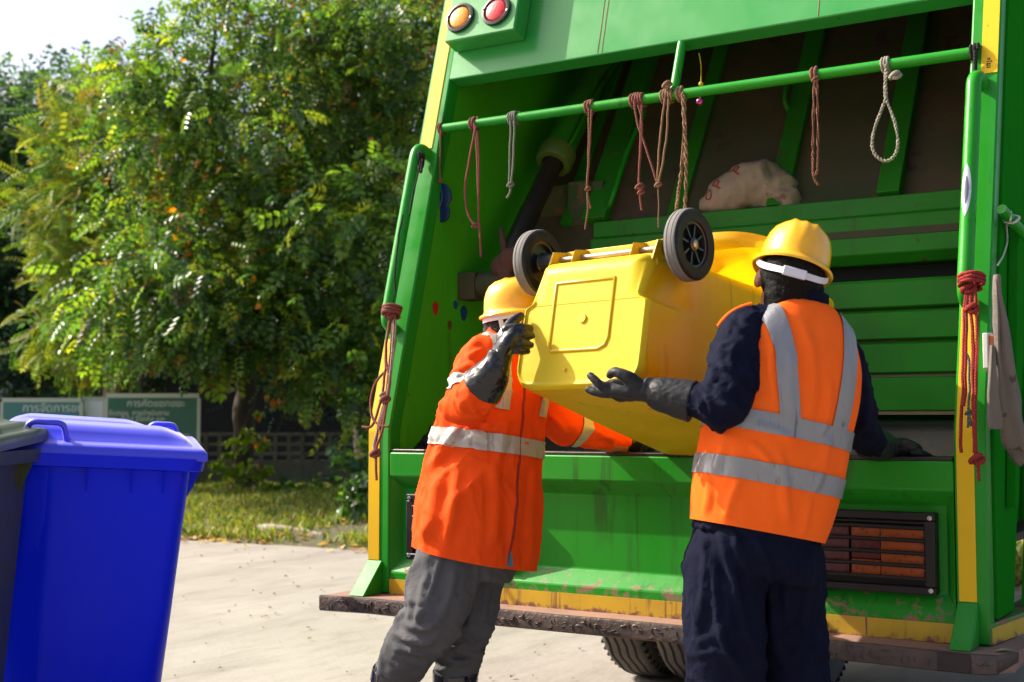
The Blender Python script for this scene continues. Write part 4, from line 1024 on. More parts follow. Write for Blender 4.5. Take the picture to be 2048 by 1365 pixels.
for k in range(31):
    a = math.pi * (1.0 + k / 30)
    c = HC + hX * (.095 * math.cos(a)) + hY * (.006 + .119 * math.sin(a)) + hZ * (.018 - .022 * math.sin(math.pi * k / 30) + .030 * (abs(k - 15) / 15) ** 4)
    o = (hX * math.cos(a) + hY * math.sin(a))
    R.append([c - hZ * .0085, c + hZ * .0085, c + hZ * .0085 + o * .0025, c - hZ * .0085 + o * .0025])
b.rings(R, True); b.build('head_band', M['strap'], hat, 30)
bk = HC + hY * -.114 - hZ * .004
b = MB(); b.hexa([bk + hX * x + hY * y + hZ * z for z in (-.012, .012) for x, y in ((-.030, -.006), (.030, -.006), (.030, .004), (-.030, .004))]); b.build('buckle', M['strap'], hat, 30, .002)
b = MB(); b.tube(curve_pts([HC + hX * .082 + hZ * .02, HC + hX * .080 - hZ * .03 + hY * .02, P(1634, 610, .03), P(1655, 635, .06), P(1680, 660, .10)], 6), .0035, 6, True, 0, .5); b.build('chin_cord', mat('lime_chin_cord', (.45, .55, .02), .5), hat, 60)

# ---------------- worker in a long orange coat holding the left side of the bin
D0 = 3.98; K = D0 / 2600
lpsi = rad(44); rol = rad(8)
vA = (UPZ * math.cos(rol) + RT * math.sin(rol) + F0 * .05).normalized()
vF = (RT * math.sin(lpsi + .02) - F0 * math.cos(lpsi)); vF = (vF - vA * vF.dot(vA)).normalized()
vR = vF.cross(vA).normalized()
lw_loc = Vector((P(930, 1300).x, P(930, 1300).y, 0))
lw = person(lw_loc, 'worker in long orange coat and grey trousers gripping the left side of the yellow bin')
def tl(px, py, hw, g=1.0):
    w = hw * K * 1.10
    return (P(px, py), vR * (w * g), vF * (w * .80 * g))
coat_r = [(945, 1135, 119), (951, 1080, 119), (961, 1000, 116), (974, 900, 107), (990, 825, 99), (1002, 755, 86), (1007, 705, 68), (1008, 678, 44)]
cbm = MB(); loft(cbm, [tl(*t) for t in coat_r], 40, 4, .88)
limb(cbm, [P(1000, 712, -.02), P(968, 715, -.06), P(950, 757, -.11), P(936, 802, -.17), P(953, 790, -.25), P(975, 766, -.30)], [.062, .064, .064, .061, .053, .045], 26)
limb(cbm, [P(1030, 745, .08), P(1068, 775, .14), P(1100, 830, .18), P(1140, 852, .24), P(1200, 868, .34), P(1254, 882, .44)], [.06, .066, .062, .056, .048, .040], 26)
limb(cbm, [P(1008, 690), P(1010, 662)], [.060, .054], 22)
coat = fuse(cbm, .008, 2)
tm = MB(); loft(tm, [tl(*t) for t in coat_r], 40, 4, .88); coat_torso = fuse(tm, .008, 2)
am = MB(); limb(am, [P(1000, 712, -.02), P(968, 715, -.06), P(950, 757, -.11), P(936, 802, -.17), P(953, 790, -.25), P(975, 766, -.30)], [.062, .064, .064, .061, .053, .045], 26); arm_near = fuse(am, .008, 2)
am = MB(); limb(am, [P(1030, 745, .08), P(1068, 775, .14), P(1100, 830, .18), P(1140, 852, .24), P(1200, 868, .34), P(1254, 882, .44)], [.06, .066, .062, .056, .048, .040], 26); arm_far = fuse(am, .008, 2)
EL = P(925, 812, -.18)
def coat_wr(p, n):
    e = math.exp(-((p - EL).length / .15) ** 2)
    low = min(1, max(0, (1.12 - p.z) / .3))
    return (.016 * crease(p, 9, 9, 12, 1) * e + .011 * crease(p, 6, 6, 4.5, 4) + .007 * low * nz(p, 6, 6, 2.0) + .007 * crease(p, 14, 14, 8, 9) * (.5 + e)
            + .0015 * nz(p, 30, 30, 24))
for q_ in (coat, coat_torso, arm_near, arm_far): displace(q_, coat_wr); folds(q_, COAT_F)
hem = P(945, 1116)
hemn = (UPZ * math.cos(rad(12)) + RT * math.sin(rad(12)) + F0 * .02).normalized()
coat = cut(coat, [(hem, hemn)])
co = finish('work_coat', coat.copy(), M['coat_orange'], lw, 180)
def lband(me0, c, T, half, extra=(), keep=None):
    me = cut(me0, [(c - T * half, T), (c + T * half, -T)] + list(extra), .0045, keep=keep)
    return finish('reflective_tape', me, M['tape_silver'], co, 180)
lband(coat_torso, P(968, 885), (vA - RT * .01).normalized(), .0265)
for me0, a, b_, t in ((arm_near, (930, 806, -.17), (944, 755, -.11), .30), (arm_far, (1100, 830, .18), (1200, 880, .34), .46)):
    pa, pb = P(*a), P(*b_); T = (pb - pa).normalized()
    ex = [(pa + RT * .02, -RT)] if me0 is arm_near else []
    lband(me0, pa + (pb - pa) * t, T, .024, ex)
for off in (-.085, .085):
    lband(coat_torso, P(1004, 745) + vR * off, vR, .0235, [(P(968, 885) + vA * .10, vA), (P(1000, 760), vF)])
# zip and front placket
bv = BVHTree.FromPolygons([v.co.copy() for v in coat.vertices], [tuple(p.vertices) for p in coat.polygons])
def front_line(off, lift):
    pts = []
    for k in range(40):
        c = P(1008 + (942 - 1008) * k / 39, 690 + (1138 - 690) * k / 39) + vR * off
        h = bv.ray_cast(c + vF * .6, -vF)
        if h[0] is not None: pts.append(h[0] + vF * lift)
    return pts
L1 = front_line(.012, .002)
b = MB(); b.tube(L1, .0035, 6); b.build('zip', M['zip'], co, 60)
L2, L3 = front_line(.008, .004), front_line(-.030, .004)
n_ = min(len(L2), len(L3))
b = MB(); b.rings([[L2[i], L3[i], L3[i] - vF * .004, L2[i] - vF * .004] for i in range(n_)]); b.build('placket', M['coat_orange'], co, 60)
pk = P(1012, 1112); b = MB(); hb = bv.ray_cast(P(1020, 1100) - FW * .4, FW)
if hb[0] is not None:
    q = hb[0] - F0 * .004
    b.prism([q + RT * .002 + UPZ * .035, q + RT * .010 - UPZ * .028, q - RT * .020 - UPZ * .028], F0 * .003); b.build('shirt_tail', M['teal'], co, 0)
# trousers
tbm = MB()
loft(tbm, [(P(950, 1050), vR * .150, vF * .125), (P(938, 1100), vR * .152, vF * .13), (P(928, 1150), vR * .140, vF * .12)], 34, 4)
limb(tbm, [P(900, 1100, -.06), P(884, 1170, -.09), P(868, 1235, -.12), P(840, 1275, -.09), P(812, 1315, -.06), P(790, 1360, -.03), P(775, 1410, .0)], [.104, .100, .088, .080, .072, .062, .058], 26)
limb(tbm, [P(950, 1110, .06), P(946, 1180, .05), P(940, 1240, .03), P(920, 1285, .05), P(912, 1330, .06), P(908, 1390, .07)], [.086, .080, .074, .072, .066, .06], 26)
ltr = fuse(tbm, .008, 2)
KN = [P(850, 1260, -.1), P(918, 1300, .05)]
def ltw(p, n):
    e = max(math.exp(-((p - k).length / .13) ** 2) for k in KN)
    return .012 * crease(p, 7, 7, 2.6, 2) * (1 - e * .5) + .016 * crease(p, 7, 7, 15, 6) * e + .003 * crease(p, 22, 22, 18, 4)
displace(ltr, ltw); folds(ltr, LTR_F)
finish('trousers', ltr, M['grey_trouser'], lw, 180)
# boots
def boot(top, ank, toe_dir, r0, tilt):
    b = MB()
    g = Vector((ank.x, ank.y, 0))
    limb(b, [top, top * .5 + ank * .5, ank + Vector((0, 0, .02)), g + Vector((0, 0, .06))], [r0, r0 * .86, r0 * .74, r0 * .72], 26, round_end=False)
    limb(b, [g - toe_dir * .06 + Vector((0, 0, .05)), g + toe_dir * .07 + Vector((0, 0, .048)), g + toe_dir * .17 + Vector((0, 0, .038))], [.046, .050, .038], 20, flat=.9)
    me = fuse(b, .006, 2)
    displace(me, lambda p, n: .003 * ridged(p, 14, 14, 18, 2) * (1 if p.z > .1 else .2))
    bo = finish('boot', me, M['boot'], lw, 180)
    ax = (top - ank).normalized(); o = ax.orthogonal().normalized(); w = ax.cross(o)
    c = MB(); R = []
    for dz, k in ((-.035, 1.0), (-.033, 1.07), (.0, 1.09), (.003, 1.07), (.003, .98), (-.02, .93)):
        R.append([top + ax * (dz + tilt * math.cos(a)) + (o * math.cos(a) + w * math.sin(a)) * (r0 * k) for a in (2 * math.pi * i / 28 for i in range(28))])
    c.rings(R, False); c.build('boot_cuff', M['boot'], bo, 60)
toe = (vF * .6 + RT * .5 + F0 * .3); toe.z = 0; toe.normalize()
ankL = P(745, 1480, .03); ankL.z = .1
ankR = P(905, 1470, .08); ankR.z = .1
boot(P(795, 1338, -.035), ankL, toe, .068, .018)
boot(P(911, 1342, .06), ankR, toe, .066, .004)
# near glove: fingers wrapped over the bin's left edge
glove(lw,
      [([P(1000, 712, -.33), P(1010, 690, -.335), P(1022, 672, -.33)], [.032, .044, .040], .60, UPZ + RT * .4),
       ([P(1004, 700, -.32), P(1026, 690, -.325)], [.028, .026], 1, None)],
      [([P(1012, 658, -.34), P(1034, 653, -.345), P(1050, 655, -.335), P(1061, 656, -.322)], [.0125, .0115, .0108, .0095]),
       ([P(1014, 672, -.345), P(1036, 668, -.350), P(1052, 670, -.338), P(1064, 671, -.322)], [.0128, .0118, .0110, .0096]),
       ([P(1014, 686, -.345), P(1034, 684, -.350), P(1050, 688, -.338), P(1062, 690, -.322)], [.0124, .0114, .0106, .0093]),
       ([P(1010, 700, -.34), P(1030, 700, -.345), P(1044, 703, -.335), P(1055, 703, -.322)], [.0114, .0104, .0096, .0085]),
       ([P(1004, 675, -.31), P(1016, 655, -.30), P(1030, 640, -.28), P(1042, 632, -.265)], [.018, .0165, .0145, .0115])],
      ([P(1001, 706, -.33), P(996, 722, -.33), P(989, 738, -.325), P(978, 757, -.312), P(963, 775, -.295)], [.036, .036, .046, .056, .064]), wr=.0012)
hL = P(1274, 888, .47)
glove(lw, [([hL, hL + RT * .03 + F0 * .03, hL + RT * .05 + F0 * .06], [.032, .040, .036], .5, UPZ)],
      [([hL + RT * (.05 + f) + F0 * .06, hL + RT * (.06 + f) + F0 * .10, hL + RT * (.065 + f) + F0 * .13 + UPZ * .02], [.012, .011, .009]) for f in (-.03, -.01, .012, .032)] + [([hL + RT * .01 + F0 * .04, hL - RT * .02 + F0 * .07 + UPZ * .02, hL - RT * .025 + F0 * .09 + UPZ * .03], [.015, .013, .011])],
      ([hL, P(1262, 885, .455), P(1246, 880, .43)], [.034, .042, .047]))
# head, looking right past the bin
hZ = (UPZ - RT * .10 + F0 * .02).normalized(); hY = (RT * .97 - F0 * .16).normalized(); hY = (hY - hZ * hY.dot(hZ)).normalized(); hX = hY.cross(hZ)
HC = P(1040, 658, .0)
b = MB(); face(b, HC, hX, hY, hZ)
limb(b, [HC - hZ * .04 - hY * .015, P(1010, 680), P(1006, 730)], [.052, .052, .07])
loft(b, [tl(*t, g=.76) for t in coat_r[2:]] , 24, 3)
limb(b, [P(1000, 712, -.02), P(944, 755, -.11), P(930, 806, -.17), P(975, 766, -.30), P(1001, 706, -.33)], [.045, .045, .038, .033, .024], 14)
limb(b, [P(1030, 745, .08), P(1100, 830, .18), P(1140, 860, .24), P(1252, 893, .44), hL], [.045, .045, .038, .033, .024], 14)
limb(b, [P(920, 1000, -.03), P(900, 1100, -.06), P(868, 1235, -.12), P(800, 1345, -.04), ankL], [.08, .075, .055, .048, .035], 14)
limb(b, [P(960, 1000, .03), P(950, 1110, .06), P(940, 1240, .03), P(910, 1345, .06), ankR], [.08, .07, .055, .048, .035], 14)
finish('body', fuse(b, .006, 2), M['skin'], lw, 180)
b = MB(); ball(b, HC + hZ * .024 - hY * .012, .081, .097, .088, (hX, hY, hZ))
limb(b, [HC - hY * .07 - hZ * .0, HC - hY * .088 - hZ * .05, HC - hY * .098 - hZ * .10, HC - hY * .085 - hZ * .14], [.045, .042, .034, .018], 16)
me = fuse(b, .005, 2)
me = cut(me, [(HC + hY * .004, -hY)])
displace(me, lambda p, n: .004 * noise.noise(Vector((p.x * 70, p.y * 70, p.z * 12))))
finish('hair', me, M['hair_brown'], lw, 180)
b = MB(); ball(b, HC - hZ * .050 + hY * .030, .067, .076, .055, (hX, hY, hZ)); ball(b, HC - hZ * .035 + hY * .085, .03, .03, .03, (hX, hY, hZ))
me = fuse(b, .005, 2); me = cut(me, [(HC + hY * .035, hY)]); finish('face_mask', me, M['mask'], lw, 180)
hat = hard_hat(HC + hZ * .050 + hY * .0, hX, hY, hZ, lw, .090, .106, .106, .05)
for pts in ([HC + hX * .084 + hY * .03 + hZ * .04, HC + hX * .084 - hY * .0 - hZ * .01, HC + hX * .072 + hY * .0 - hZ * .075], [HC + hX * .084 - hY * .045 + hZ * .045, HC + hX * .083 - hY * .035 - hZ * .02, HC + hX * .072 - hY * .005 - hZ * .07]):
    b = MB(); b.tube(curve_pts(pts, 6), .007, 8, True, 0, .25, hY); b.build('chin_strap', M['strap'], hat, 60)
b = MB(); R = []
for k in range(41):
    a = 2 * math.pi * k / 40
    c = HC + hX * (.093 * math.cos(a)) + hY * (.0 + .110 * math.sin(a)) + hZ * .038
    R.append([c - hZ * .011, c + hZ * .011, c + hZ * .011 + (c - HC) * .02, c - hZ * .011 + (c - HC) * .02])
b.rings(R, False); b.build('head_band', M['strap'], hat, 30)
# ------------------------------------------------------------------ ropes and odds and ends hanging on the truck
def rope_mat(name, c, c2):
    m = mat(name, c, .9, var=(60, c2, 1.6), spec=.15)
    N, Lk = m.node_tree.nodes, m.node_tree.links
    w = N.new('ShaderNodeTexWave'); w.wave_type = 'BANDS'; w.bands_direction = 'DIAGONAL'; w.inputs['Scale'].default_value = 55; w.inputs['Distortion'].default_value = 1.5
    tc = [n for n in N if n.type == 'TEX_COORD'][0]; Lk.new(tc.outputs['Object'], w.inputs[0])
    b = N.new('ShaderNodeBump'); b.inputs['Strength'].default_value = .7; b.inputs['Distance'].default_value = .004; Lk.new(w.outputs['Fac'], b.inputs['Height']); Lk.new(b.outputs[0], N['Principled BSDF'].inputs['Normal'])
    return m
RM = {'red': rope_mat('faded_red_rope', (.25, .10, .08), (.19, .065, .05)), 'brown': rope_mat('pinkish_brown_rope', (.24, .115, .075), (.17, .075, .05)), 'tan': rope_mat('tan_rope', (.30, .19, .115), (.20, .12, .07)),
      'grey': rope_mat('grey_green_rope', (.22, .24, .19), (.13, .14, .11)), 'pale': rope_mat('pale_grey_rope', (.38, .35, .29), (.25, .22, .17)), 'bright': rope_mat('bright_red_rope', (.33, .045, .04), (.25, .03, .025)),
      'black': rope_mat('black_cord', (.02, .018, .018), (.035, .03, .03)), 'white': rope_mat('white_string', (.7, .68, .62), (.5, .48, .45)), 'yellow': rope_mat('yellow_cord', (.5, .36, .03), (.4, .28, .03)), 'green': rope_mat('grey_green_twine', (.10, .15, .13), (.07, .09, .08))}
RG = 'ropes hanging on the truck'
def rope(label, col, strands, wraps=(), knots=(), loc=None, cat='rope', braid=0, name='rope', group=RG):
    """strands: (points, radius); wraps: (centre, axis, radius, turns, thickness); knots: (point, radius)"""
    b = MB(); first = strands[0][0][0]
    for pts, r in strands:
        P_ = curve_pts(pts, 6)
        if braid:
            for ph in (0, math.pi):
                Q = []; L_ = 0
                for i, p in enumerate(P_):
                    t = (P_[min(i + 1, len(P_) - 1)] - P_[max(i - 1, 0)]).normalized(); u = t.cross(Vector((0, 1, 0))); u = u.normalized() if u.length > .01 else RT; w = t.cross(u)
                    if i: L_ += (p - P_[i - 1]).length
                    a = L_ * braid + ph; Q.append(p + (u * math.cos(a) + w * math.sin(a)) * r * .6)
                b.tube(curve_pts(Q, 3), r * .6, 6)
        else:
            P_ = [p + Vector((noise.noise(p * 22), noise.noise(p * 22 + Vector((9, 0, 0))), 0)) * .0025 for p in P_]
            b.tube(P_, r * .85, 7)
    for c, ax, R_, turns, th in wraps:
        c, ax = Vector(c), Vector(ax).normalized(); u = ax.orthogonal().normalized(); w = ax.cross(u); n = int(turns * 14)
        b.tube([c + ax * ((i / n - .5) * turns * th * 1.9) + (u * math.cos(2 * math.pi * i / 14) + w * math.sin(2 * math.pi * i / 14)) * (R_ + .002 * math.sin(i * 1.7)) for i in range(n + 1)], th, 7)
    for c, r in knots:
        c = Vector(c); k = MB()
        for q in range(3):
            o = Vector((math.cos(q * 2.1), math.sin(q * 2.1) * .6, math.sin(q * 1.3))) * r * .4
            b.tube([c + o + Vector((math.cos(a) * r, math.sin(a) * r * .6, math.sin(a + q) * r * .7)) for a in (2 * math.pi * i / 9 for i in range(10))], r * .5, 6)
    o = b.build(name, RM[col], None, 60, 0, first)
    return tag(o, label, cat, group)
def h(px, py, y=.303): return atY(px, py, y)
AX = Vector((1, 0, 0))
def wr_(px, turns=3, th=.0045, R_=.0235):
    q = atY(px, 258 - (px - 880) * .1423, .331); return (Vector((q.x, .331, 2.283)), AX, R_, turns, th)
rope('thin red string tied to the left end of the rail holding a blue plastic piece', 'red', [([h(881, 258), h(881, 300), h(880, 330), h(880, 366)], .0035)], [wr_(884, 2, .004)], [(h(880, 362), .007)])
rope('red brown rope pair, longest on the rail, next to the blue plastic piece', 'red', [([h(948, 245), h(954, 300), h(956, 370), h(958, 440), h(962, 514)], .0055), ([h(952, 252), h(940, 315), h(930, 380), h(937, 430), h(952, 452)], .006), ([h(955, 262), h(958, 330), h(957, 400)], .005)], [wr_(949, 2.2, .006)], [(h(951, 452), .010)])
rope('grey green doubled cord with a knotted tail on the rail', 'grey', [([h(1022, 240), h(1020, 300), h(1019, 370)], .005), ([h(1029, 240), h(1027, 310), h(1023, 368)], .005), ([h(1022, 372), h(1020, 385), h(1014, 396)], .006)], [wr_(1029, 4.2, .0048)], [(h(1021, 370), .010)])
rope('thin brown cord with two uneven tails, right of the grey green cord', 'brown', [([h(1178, 215), h(1177, 300), h(1174, 370), h(1176, 410), h(1171, 459)], .0045), ([h(1184, 218), h(1179, 300), h(1175, 375), h(1181, 417)], .0045)], [wr_(1180, 2.4, .006)], [(h(1176, 378), .008)])
rope('dusty red cord tied in a wide band, its strands crossing and spreading apart', 'red', [([h(1268, 200), h(1275, 245), h(1295, 305), h(1314, 364)], .0052), ([h(1283, 210), h(1281, 280), h(1278, 370), h(1284, 420)], .0052), ([h(1276, 210), h(1284, 250), h(1279, 330), h(1277, 372)], .005)], [wr_(1277, 5, .0056, .0245)], [(h(1279, 374), .011), (h(1282, 385), .009)])
rope('tan cord with a frayed knot beside the rail strut', 'tan', [([h(1330, 195), h(1322, 260), h(1316, 330), h(1315, 372)], .0048), ([h(1337, 198), h(1334, 260), h(1326, 320), h(1317, 366)], .0048), ([h(1316, 372), h(1317, 410), h(1317, 456)], .0028)], [wr_(1336, 4.5, .0052)], [(h(1334, 170), .012), (h(1316, 370), .009)])
rope('thick braided tan rope hanging behind the right bin wheel', 'tan', [([h(1365, 185), h(1368, 240), h(1372, 300), h(1372, 360), h(1370, 420)], .0065), ([h(1367, 190), h(1370, 250), h(1364, 330), h(1357, 385), h(1353, 420)], .0065)], [wr_(1363, 2, .007)], [], braid=260)
rope('long narrow closed loop of reddish brown rope above the right worker', 'brown', [([h(1629, 150), h(1627, 220), h(1626, 300), h(1627, 350), h(1637, 370)], .0048), ([h(1634, 152), h(1635, 220), h(1636, 300), h(1634, 345), h(1626, 352)], .0048)], [wr_(1630, 1.6, .0065)], [(h(1630, 160), .008)], braid=240)
rope('pale grey rope ending in an open noose, with a frayed tuft', 'pale', [([h(1772, 128), h(1771, 165), h(1772, 195), h(1763, 220), h(1748, 262), h(1745, 295), h(1756, 315), h(1774, 322), h(1790, 310), h(1796, 285), h(1790, 245), h(1775, 205), h(1770, 180), h(1774, 145)], .0055)], [wr_(1773, 3, .0048)], [(h(1790, 152), .013)], braid=230)
rope('black strap knotted at the right end of the rail', 'black', [([h(1951, 100), h(1951, 140), h(1948, 165)], .008), ([h(1949, 165), h(1951, 230), h(1949, 300), h(1948, 390)], .004), ([h(1953, 165), h(1956, 200), h(1953, 260)], .0035)], [wr_(1950, 2.4, .0055)], [(h(1949, 165), .010)])
# bell on a cord
q = [atY(1398, 106, .42), atY(1402, 130, .42), atY(1402, 168, .42), atY(1400, 196, .42)]
bell = thing('bell_ornament', q[-1], 'tiny shiny pink bell on a yellow cord behind the rail strut', 'ornament')
b = MB(); b.tube(curve_pts(q, 5), .0022, 6); b.build('cord', RM['yellow'], bell, 60)
b = MB(); ball(b, q[-1] - Vector((0, 0, .014)), .015, .015, .015); b.build('bell', mat('shiny_pink_metal', (.55, .10, .30), .15, metal=.9), bell, 60)
b = MB(); ball(b, q[2], .009, .009, .009, None, 10); b.build('bead', mat('yellow_bead', (.6, .45, .03), .3), bell, 60)
# blue plastic piece
b = MB(); vis = [(880, 366), (890, 368), (899, 380), (902, 398), (896, 407), (893, 412), (898, 420), (896, 434), (888, 443), (874, 446), (864, 438), (867, 425), (874, 408), (878, 385)]
b.prism([atY(x, y, .33) for x, y in vis], (0.0, .012, 0)); me_o = b.build('plastic_visor', mat('navy_blue_plastic', (.006, .022, .09), .3), None, 30, .003, atY(880, 370, .33)); tag(me_o, 'dark blue plastic piece cut in two lobes hanging from a red string', 'visor')
b = MB(); b.tube(curve_pts([atY(881, 372, .328), atY(884, 395, .3255), atY(879, 415, .3255), atY(872, 440, .328)], 6), .003, 6); b.build('moulded_rib', mat('lighter_blue_edge', (.03, .07, .18), .3), me_o, 60)

# rope bundles on the two posts
def lpx(px, py, off=.075): return atL(px, py, -off)
def bundle(label, col, paths, r, kn, wrapc, turns):
    rope(label, col, [([lpx(*p) for p in path], r) for path in paths], [(lpx(*wrapc), TUP, .034, turns, r * 1.05)] if wrapc else [], [(lpx(*k), .014) for k in kn])
bundle('bunch of tangled faded red ropes tied round the left grab rail foot', 'red', [[(785, 625), (776, 660), (772, 720), (778, 760), (768, 830), (758, 860)], [(780, 630), (772, 700), (770, 745), (762, 800), (745, 850), (725, 854)], [(790, 630), (786, 700), (778, 780), (765, 860), (752, 900), (753, 960)],
        [(768, 745), (752, 765), (742, 800), (745, 835), (760, 850), (776, 853)], [(786, 640), (780, 720), (770, 800), (757, 850), (749, 905)]], .0060, [(779, 630), (770, 800), (750, 908)], (783, 622), 3)
rope('pale pink frayed ribbon among the red ropes on the left post', 'pale', [([lpx(788, 640), lpx(784, 720), lpx(772, 800), lpx(758, 850), lpx(748, 890), lpx(750, 915)], .006), ([lpx(792, 640), lpx(785, 730), lpx(770, 830)], .004)], [], [(lpx(765, 790), .009)])
bundle('bunch of bright red ropes knotted round the right grab rail foot', 'bright', [[(1932, 575), (1929, 640), (1927, 720), (1925, 800), (1921, 860), (1922, 905)], [(1950, 560), (1953, 650), (1952, 750), (1950, 840), (1952, 905), (1955, 925), (1959, 962)], [(1940, 580), (1943, 640), (1945, 700), (1946, 800), (1949, 905)],
        [(1934, 590), (1932, 680), (1931, 760), (1928, 812)], [(1944, 575), (1942, 615), (1946, 690), (1947, 740)]], .0058, [(1935, 578), (1942, 618), (1953, 920)], (1943, 560), 3.4)
rope('thin grey green twine with a frayed end among the bright red ropes', 'green', [([lpx(1936, 580), lpx(1934, 650), lpx(1932, 700), lpx(1938, 720), lpx(1939, 760), lpx(1937, 828)], .0042), ([lpx(1937, 828), lpx(1942, 852)], .005), ([lpx(1937, 828), lpx(1935, 855)], .004)], [], [(lpx(1937, 826), .007)])
rope('black cord wound down the left grab rail', 'black', [([lpx(846, 318), lpx(842, 345), lpx(838, 330)], .006), ([lpx(842, 322, .10), lpx(828, 380, .09), lpx(818, 430, .10)], .004), ([lpx(806, 430, .11), lpx(798, 470, .11), lpx(790, 540, .12), lpx(792, 590, .10)], .004)], [(lpx(842, 318, .045), RT, .03, 2, .005)])
q0 = atX(2024, 438, 2.268)
rope('white string knotted on the green flank handle at the right picture edge', 'white', [([q0 + Vector((0, -.02, .02)), q0 + Vector((0, -.028, -.01)), atX(2013, 450, 2.24), atX(2014, 480, 2.24), atX(2008, 505, 2.24), atX(1996, 530, 2.24)], .0036), ([atX(2014, 448, 2.24), atX(2026, 455, 2.24), atX(2036, 450, 2.24)], .0036)], [(q0, (0, .6, -.8), .02, 1.2, .004)])

# pale woven sack on the packer beam
sx = atY(1500, 395, 1.0)
b = MB()
def sk(px, py, y, r, fl=.8): c = atY(px, py, y); ball(b, c, r, r * .8, r * fl, None, 14)
for a in ((1470, 390, 1.02, .105, .8), (1510, 372, 1.05, .125, .8), (1555, 385, 1.04, .085, 1.0), (1430, 408, 1.0, .06, .6), (1575, 400, 1.0, .05, 1.1)): sk(*a)
sack = fuse(b, .010, 3)
displace(sack, lambda p, n: .010 * ridged(p, 11, 11, 14, 3) + .006 * ridged(p, 23, 23, 19, 8) + .006 * nz(p, 7, 7, 7))
for v in sack.vertices: v.co.z = max(v.co.z, 1.9565)
so = finish('woven_sack', sack.copy(), mat('dirty_woven_sack', (.40, .31, .22), .9, var=(7, (.27, .19, .125), 1.7), spots=(10, .6, (.19, .11, .07), 0), bump=(150, .35, .004)), None, 180, 0, (sx.x, sx.y, 1.9565)); tag(so, 'crumpled dirty white woven sack with red letters lying on the packer beam', 'sack')
bvs = BVHTree.FromPolygons([v.co.copy() for v in sack.vertices], [tuple(p.vertices) for p in sack.polygons])
redink = mat('faded_red_print', (.30, .05, .04), .9)
for ch, px, py, ang, s in (('P', 1476, 340, -35, .075), ('P', 1437, 368, -50, .075), ('O', 1418, 393, -60, .06)):
    r0 = ray(px, py); hit = bvs.ray_cast(CAM, r0.normalized())
    if hit[0] is None: continue
    n = hit[1]; x = (RT - n * RT.dot(n)).normalized(); x = Matrix.Rotation(rad(-ang), 3, n) @ x; y = n.cross(x)
    me = text_letter(ch, s) if False else None
    cu = bpy.data.curves.new('t', 'FONT'); cu.body = ch; cu.size = s; cu.extrude = .0005; o = bpy.data.objects.new('t', cu); COL.objects.link(o)
    me = bpy.data.meshes.new_from_object(o.evaluated_get(bpy.context.evaluated_depsgraph_get())); bpy.data.objects.remove(o); bpy.data.curves.remove(cu)
    bm = bmesh.new(); bm.from_mesh(me); bmesh.ops.subdivide_edges(bm, edges=bm.edges, cuts=3); 
    for v in bm.verts:
        w = hit[0] + x * (v.co.x - s * .3) + y * (v.co.y - s * .3)
        hh = bvs.ray_cast(w + n * .08, -n)
        v.co = (hh[0] + n * (.003 + v.co.z)) if hh[0] is not None else w + n * .003
    bm.to_mesh(me); bm.free()
    finish('letter', me, redink, so, 0)
b = MB(); b.tube([atY(1400, 410, .99), atY(1420, 385, 1.0), atY(1440, 362, 1.01)], .004, 6)

# canvas hung on the right flank
b = MB(); R = []
rows = [(1994, 552, 2.5), (1995, 585, 5), (1999, 625, 9), (2005, 690, 14), (2012, 760, 20), (2020, 830, 25), (2028, 880, 24), (2034, 908, 15), (2038, 930, 3)]
for i, (px, py, hw) in enumerate(rows):
    c = atX(px, py, 2.30); k = c - CAM; s = k.dot(F0) / 2600; n = 26
    ring = []
    for j in range(n):
        a = 2 * math.pi * j / n; f = .006 * math.sin(3 * a + i * .3) + .004 * math.sin(5 * a - i * .5)
        ring.append(c + RT * (hw * s * math.cos(a)) + F0 * ((.008 + hw * s * .35) * math.sin(a) + f * min(1, hw / 10)))
    R.append(ring)
cl = [curve_pts([R[i][j] for i in range(len(R))], 5) for j in range(26)]
b.rings([[cl[j][i] for j in range(26)] for i in range(len(cl[0]))], True)
cv_m = mat('grey_brown_canvas', (.19, .165, .14), .95, var=(5, (.12, .10, .085), 1.7), spots=(24, .64, (.07, .055, .045), 0), bump=(40, .5, .008))
me = b.mesh('c'); displace(me, lambda p, n: .006 * ridged(p, 18, 18, 5, 4))
cv = finish('canvas_sheet', me, cv_m, None, 60, 0, atX(1994, 552, 2.30)); tag(cv, 'grey brown canvas sheet hanging in folds on the right flank of the truck', 'canvas')
b = MB(); R = []
for px, py, hw in ((1985, 690, 4), (1985, 740, 7), (1986, 790, 11), (1990, 838, 14), (1991, 858, 13)):
    c = atX(px, py, 2.275); s = (c - CAM).dot(F0) / 2600
    R.append([c + RT * (hw * s * math.cos(a)) + F0 * (.008 * math.sin(a) + .004 * math.sin(3 * a)) for a in (2 * math.pi * j / 18 for j in range(18))])
b.rings(R, True); b.build('loose_flap', cv_m, cv, 60)
